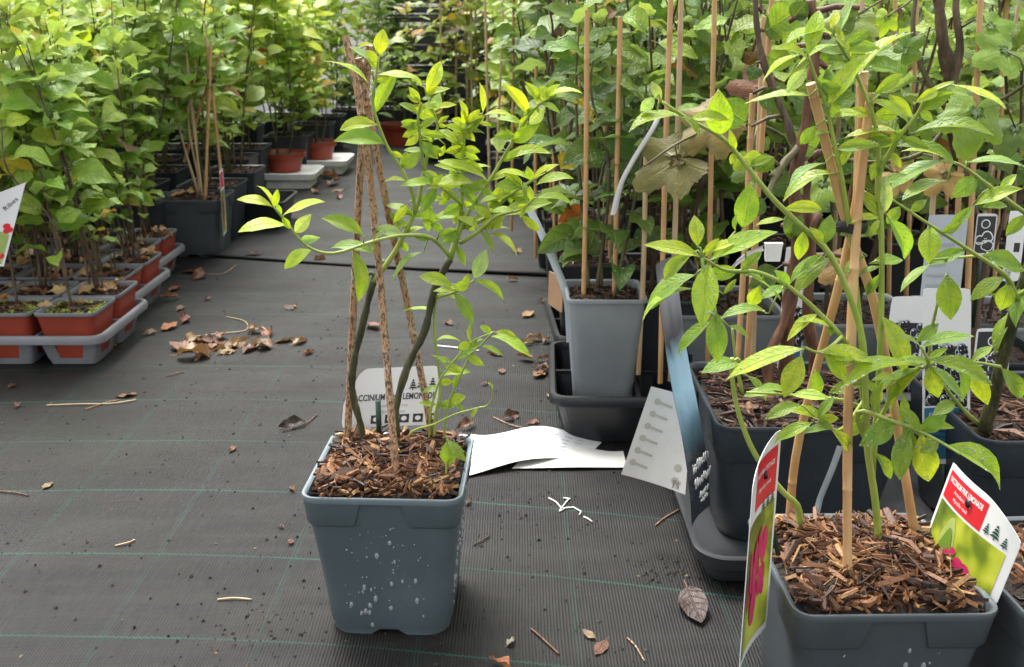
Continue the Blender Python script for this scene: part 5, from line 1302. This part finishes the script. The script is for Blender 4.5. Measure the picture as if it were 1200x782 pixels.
for i, (x, y, L) in enumerate(DL):
    q = G(x, y); zc = q.y*CP+CAM_H*SP; s = L*zc/FPX*1.15; a = rd.uniform(0, 6.28)
    col = rd.choice([(.19, .085, .05), (.28, .16, .095), (.11, .05, .034), (.21, .10, .065), (.32, .21, .13), (.17, .065, .045)])
    if (x, y) in ((574, 773), (187, 390)): col = (.36, .13, .06)
    if (x, y) in ((592, 761),): col = (.42, .36, .28)
    if (x, y) in ((430, 380), (615, 374)): col = (.24, .075, .065)
    flat_ = i % 3 == 0
    solo('dead_leaf', rd.choice(LEAF['flatdead' if flat_ else 'dead']), 'curled brown dead leaf lying loose on the dark fabric', 'dead leaf', group='dead leaves on the fabric',
         mat=frame(Vector((q.x, q.y, (.006 if q.y > 2.7 else 0)+.002+.05*s)), (math.cos(a), math.sin(a), rd.uniform(-.1, .15)), (rd.uniform(-.35, .35), rd.uniform(-.35, .35), 1), s), color=jit(col, rd, .15))
q = G(803, 712); solo('dead_leaf', LEAF['flatdead'][2], 'big wet dark brown folded leaf lying by the charcoal tray', 'dead leaf', mat=frame(q+Vector((.004, .035, .014)), (.10, -1, -.12), (-.3, .1, 1), .075), color=(.035, .016, .012))
q = G(349, 500); solo('dead_leaf', LEAF['dead'][1], 'blackened twisted leaf with long stalk lying left of the lone pot', 'dead leaf', mat=frame(q+Vector((.02, .01, .006)), (-1, -.4, 0), (0, -.3, 1), .055), color=(.035, .025, .02))
def twig(label, pts, rad, mat, z=.0017):
    w = [G(*p)+Vector((0, 0, z+.0008*(i % 2))) for i, p in enumerate(pts)]; base = w[0].copy(); b = MB(); b.tube([q-base for q in catmull(w, 5)], rad, 5)
    return solo('twig', b.mesh('twig', M[mat]), label, 'twig', base, 'twigs on the fabric')
tw = 'thin dry twig lying loose on the dark fabric'
for pts, m in (([(55, 476), (95, 475), (130, 474), (160, 470)], 'cane_pale'), ([(100, 481), (125, 473), (140, 470)], 'cane_old'), ([(0, 577), (18, 579), (34, 582)], 'bark_red'), ([(135, 641), (150, 638), (158, 634)], 'cane_pale'), ([(255, 704), (275, 703), (295, 704)], 'cane_pale'), ([(330, 507), (355, 500), (372, 487)], 'bark_dark'),
  ([(195, 442), (205, 440), (215, 437)], 'bark_red'), ([(222, 396), (260, 392), (288, 388), (287, 378), (265, 372)], 'cane_pale'), ([(240, 322), (262, 322), (277, 311)], 'cane_old'), ([(622, 738), (635, 750), (655, 768)], 'bark_red'), ([(735, 749), (745, 760), (755, 776)], 'cane_old'), ([(768, 617), (780, 608), (800, 596)], 'cane_old'), ([(578, 490), (600, 500), (625, 505)], 'cane_old'), ([(640, 425), (655, 432), (668, 440)], 'bark_red'), ([(555, 640), (565, 635), (573, 630)], 'bark_dark'), ([(510, 406), (545, 410), (562, 412)], 'white_pl')):
    twig(tw if m != 'white_pl' else 'short straight white plastic sliver lying behind the lone pot', pts, .0011 if m != 'white_pl' else .0016, m)
q0 = G(662, 597); b = MB()
for pts in ([(643, 585), (652, 590), (658, 597), (655, 601), (662, 597)], [(658, 597), (665, 588), (668, 586), (660, 585)], [(660, 597), (672, 596), (681, 601), (679, 605)], [(684, 607), (690, 610), (694, 613)]):
    b.tube([G(*p)-q0+Vector((0, 0, .0018)) for p in pts], .0012, 5)
solo('string_scrap', b.mesh('string', M['paper_warm']), 'knotted scrap of white string lying on the fabric', 'string', q0)
r9 = random.Random(9); b = MB()
def crumb(x, y, s, z0=0.0):
    k = r9.randint(3, 4); an = r9.uniform(0, 6.28); vs = [(x+math.cos(an+6.283*i/k)*s*r9.uniform(.6, 1.3), y+math.sin(an+6.283*i/k)*s*r9.uniform(.6, 1.3), z0) for i in range(k)]+[(x, y, z0+s*r9.uniform(.5, 1.0))]
    b.add(vs, [(i, (i+1) % k, k) for i in range(k)])
for i in range(3200):
    y = .62+2.1*r9.random()**1.5; x = r9.uniform(-.95, .22)*(1 if y > 1 else .9); crumb(x, y, r9.choice([.0006, .0008, .0008, .001, .0012, .0016, .002, .003]), .0005)
for cx, cy, sd_, n in ((.18, 1.75, .05, 160), (.02, 1.45, .05, 90), (-.28, .93, .05, 110), (.02, 1.2, .06, 50), (.19, 1.07, .02, 80), (-.10, .80, .06, 90), (.13, 1.50, .03, 80)):
    for i in range(n): crumb(cx+r9.gauss(0, sd_), cy+r9.gauss(0, sd_), r9.choice([.001, .0015, .002, .003]), .0005)
solo('soil_crumbs', b.mesh('soil crumbs', M['crumb'], False), 'dark soil crumbs and grit scattered over the ground fabric', 'soil crumbs', kind='stuff')
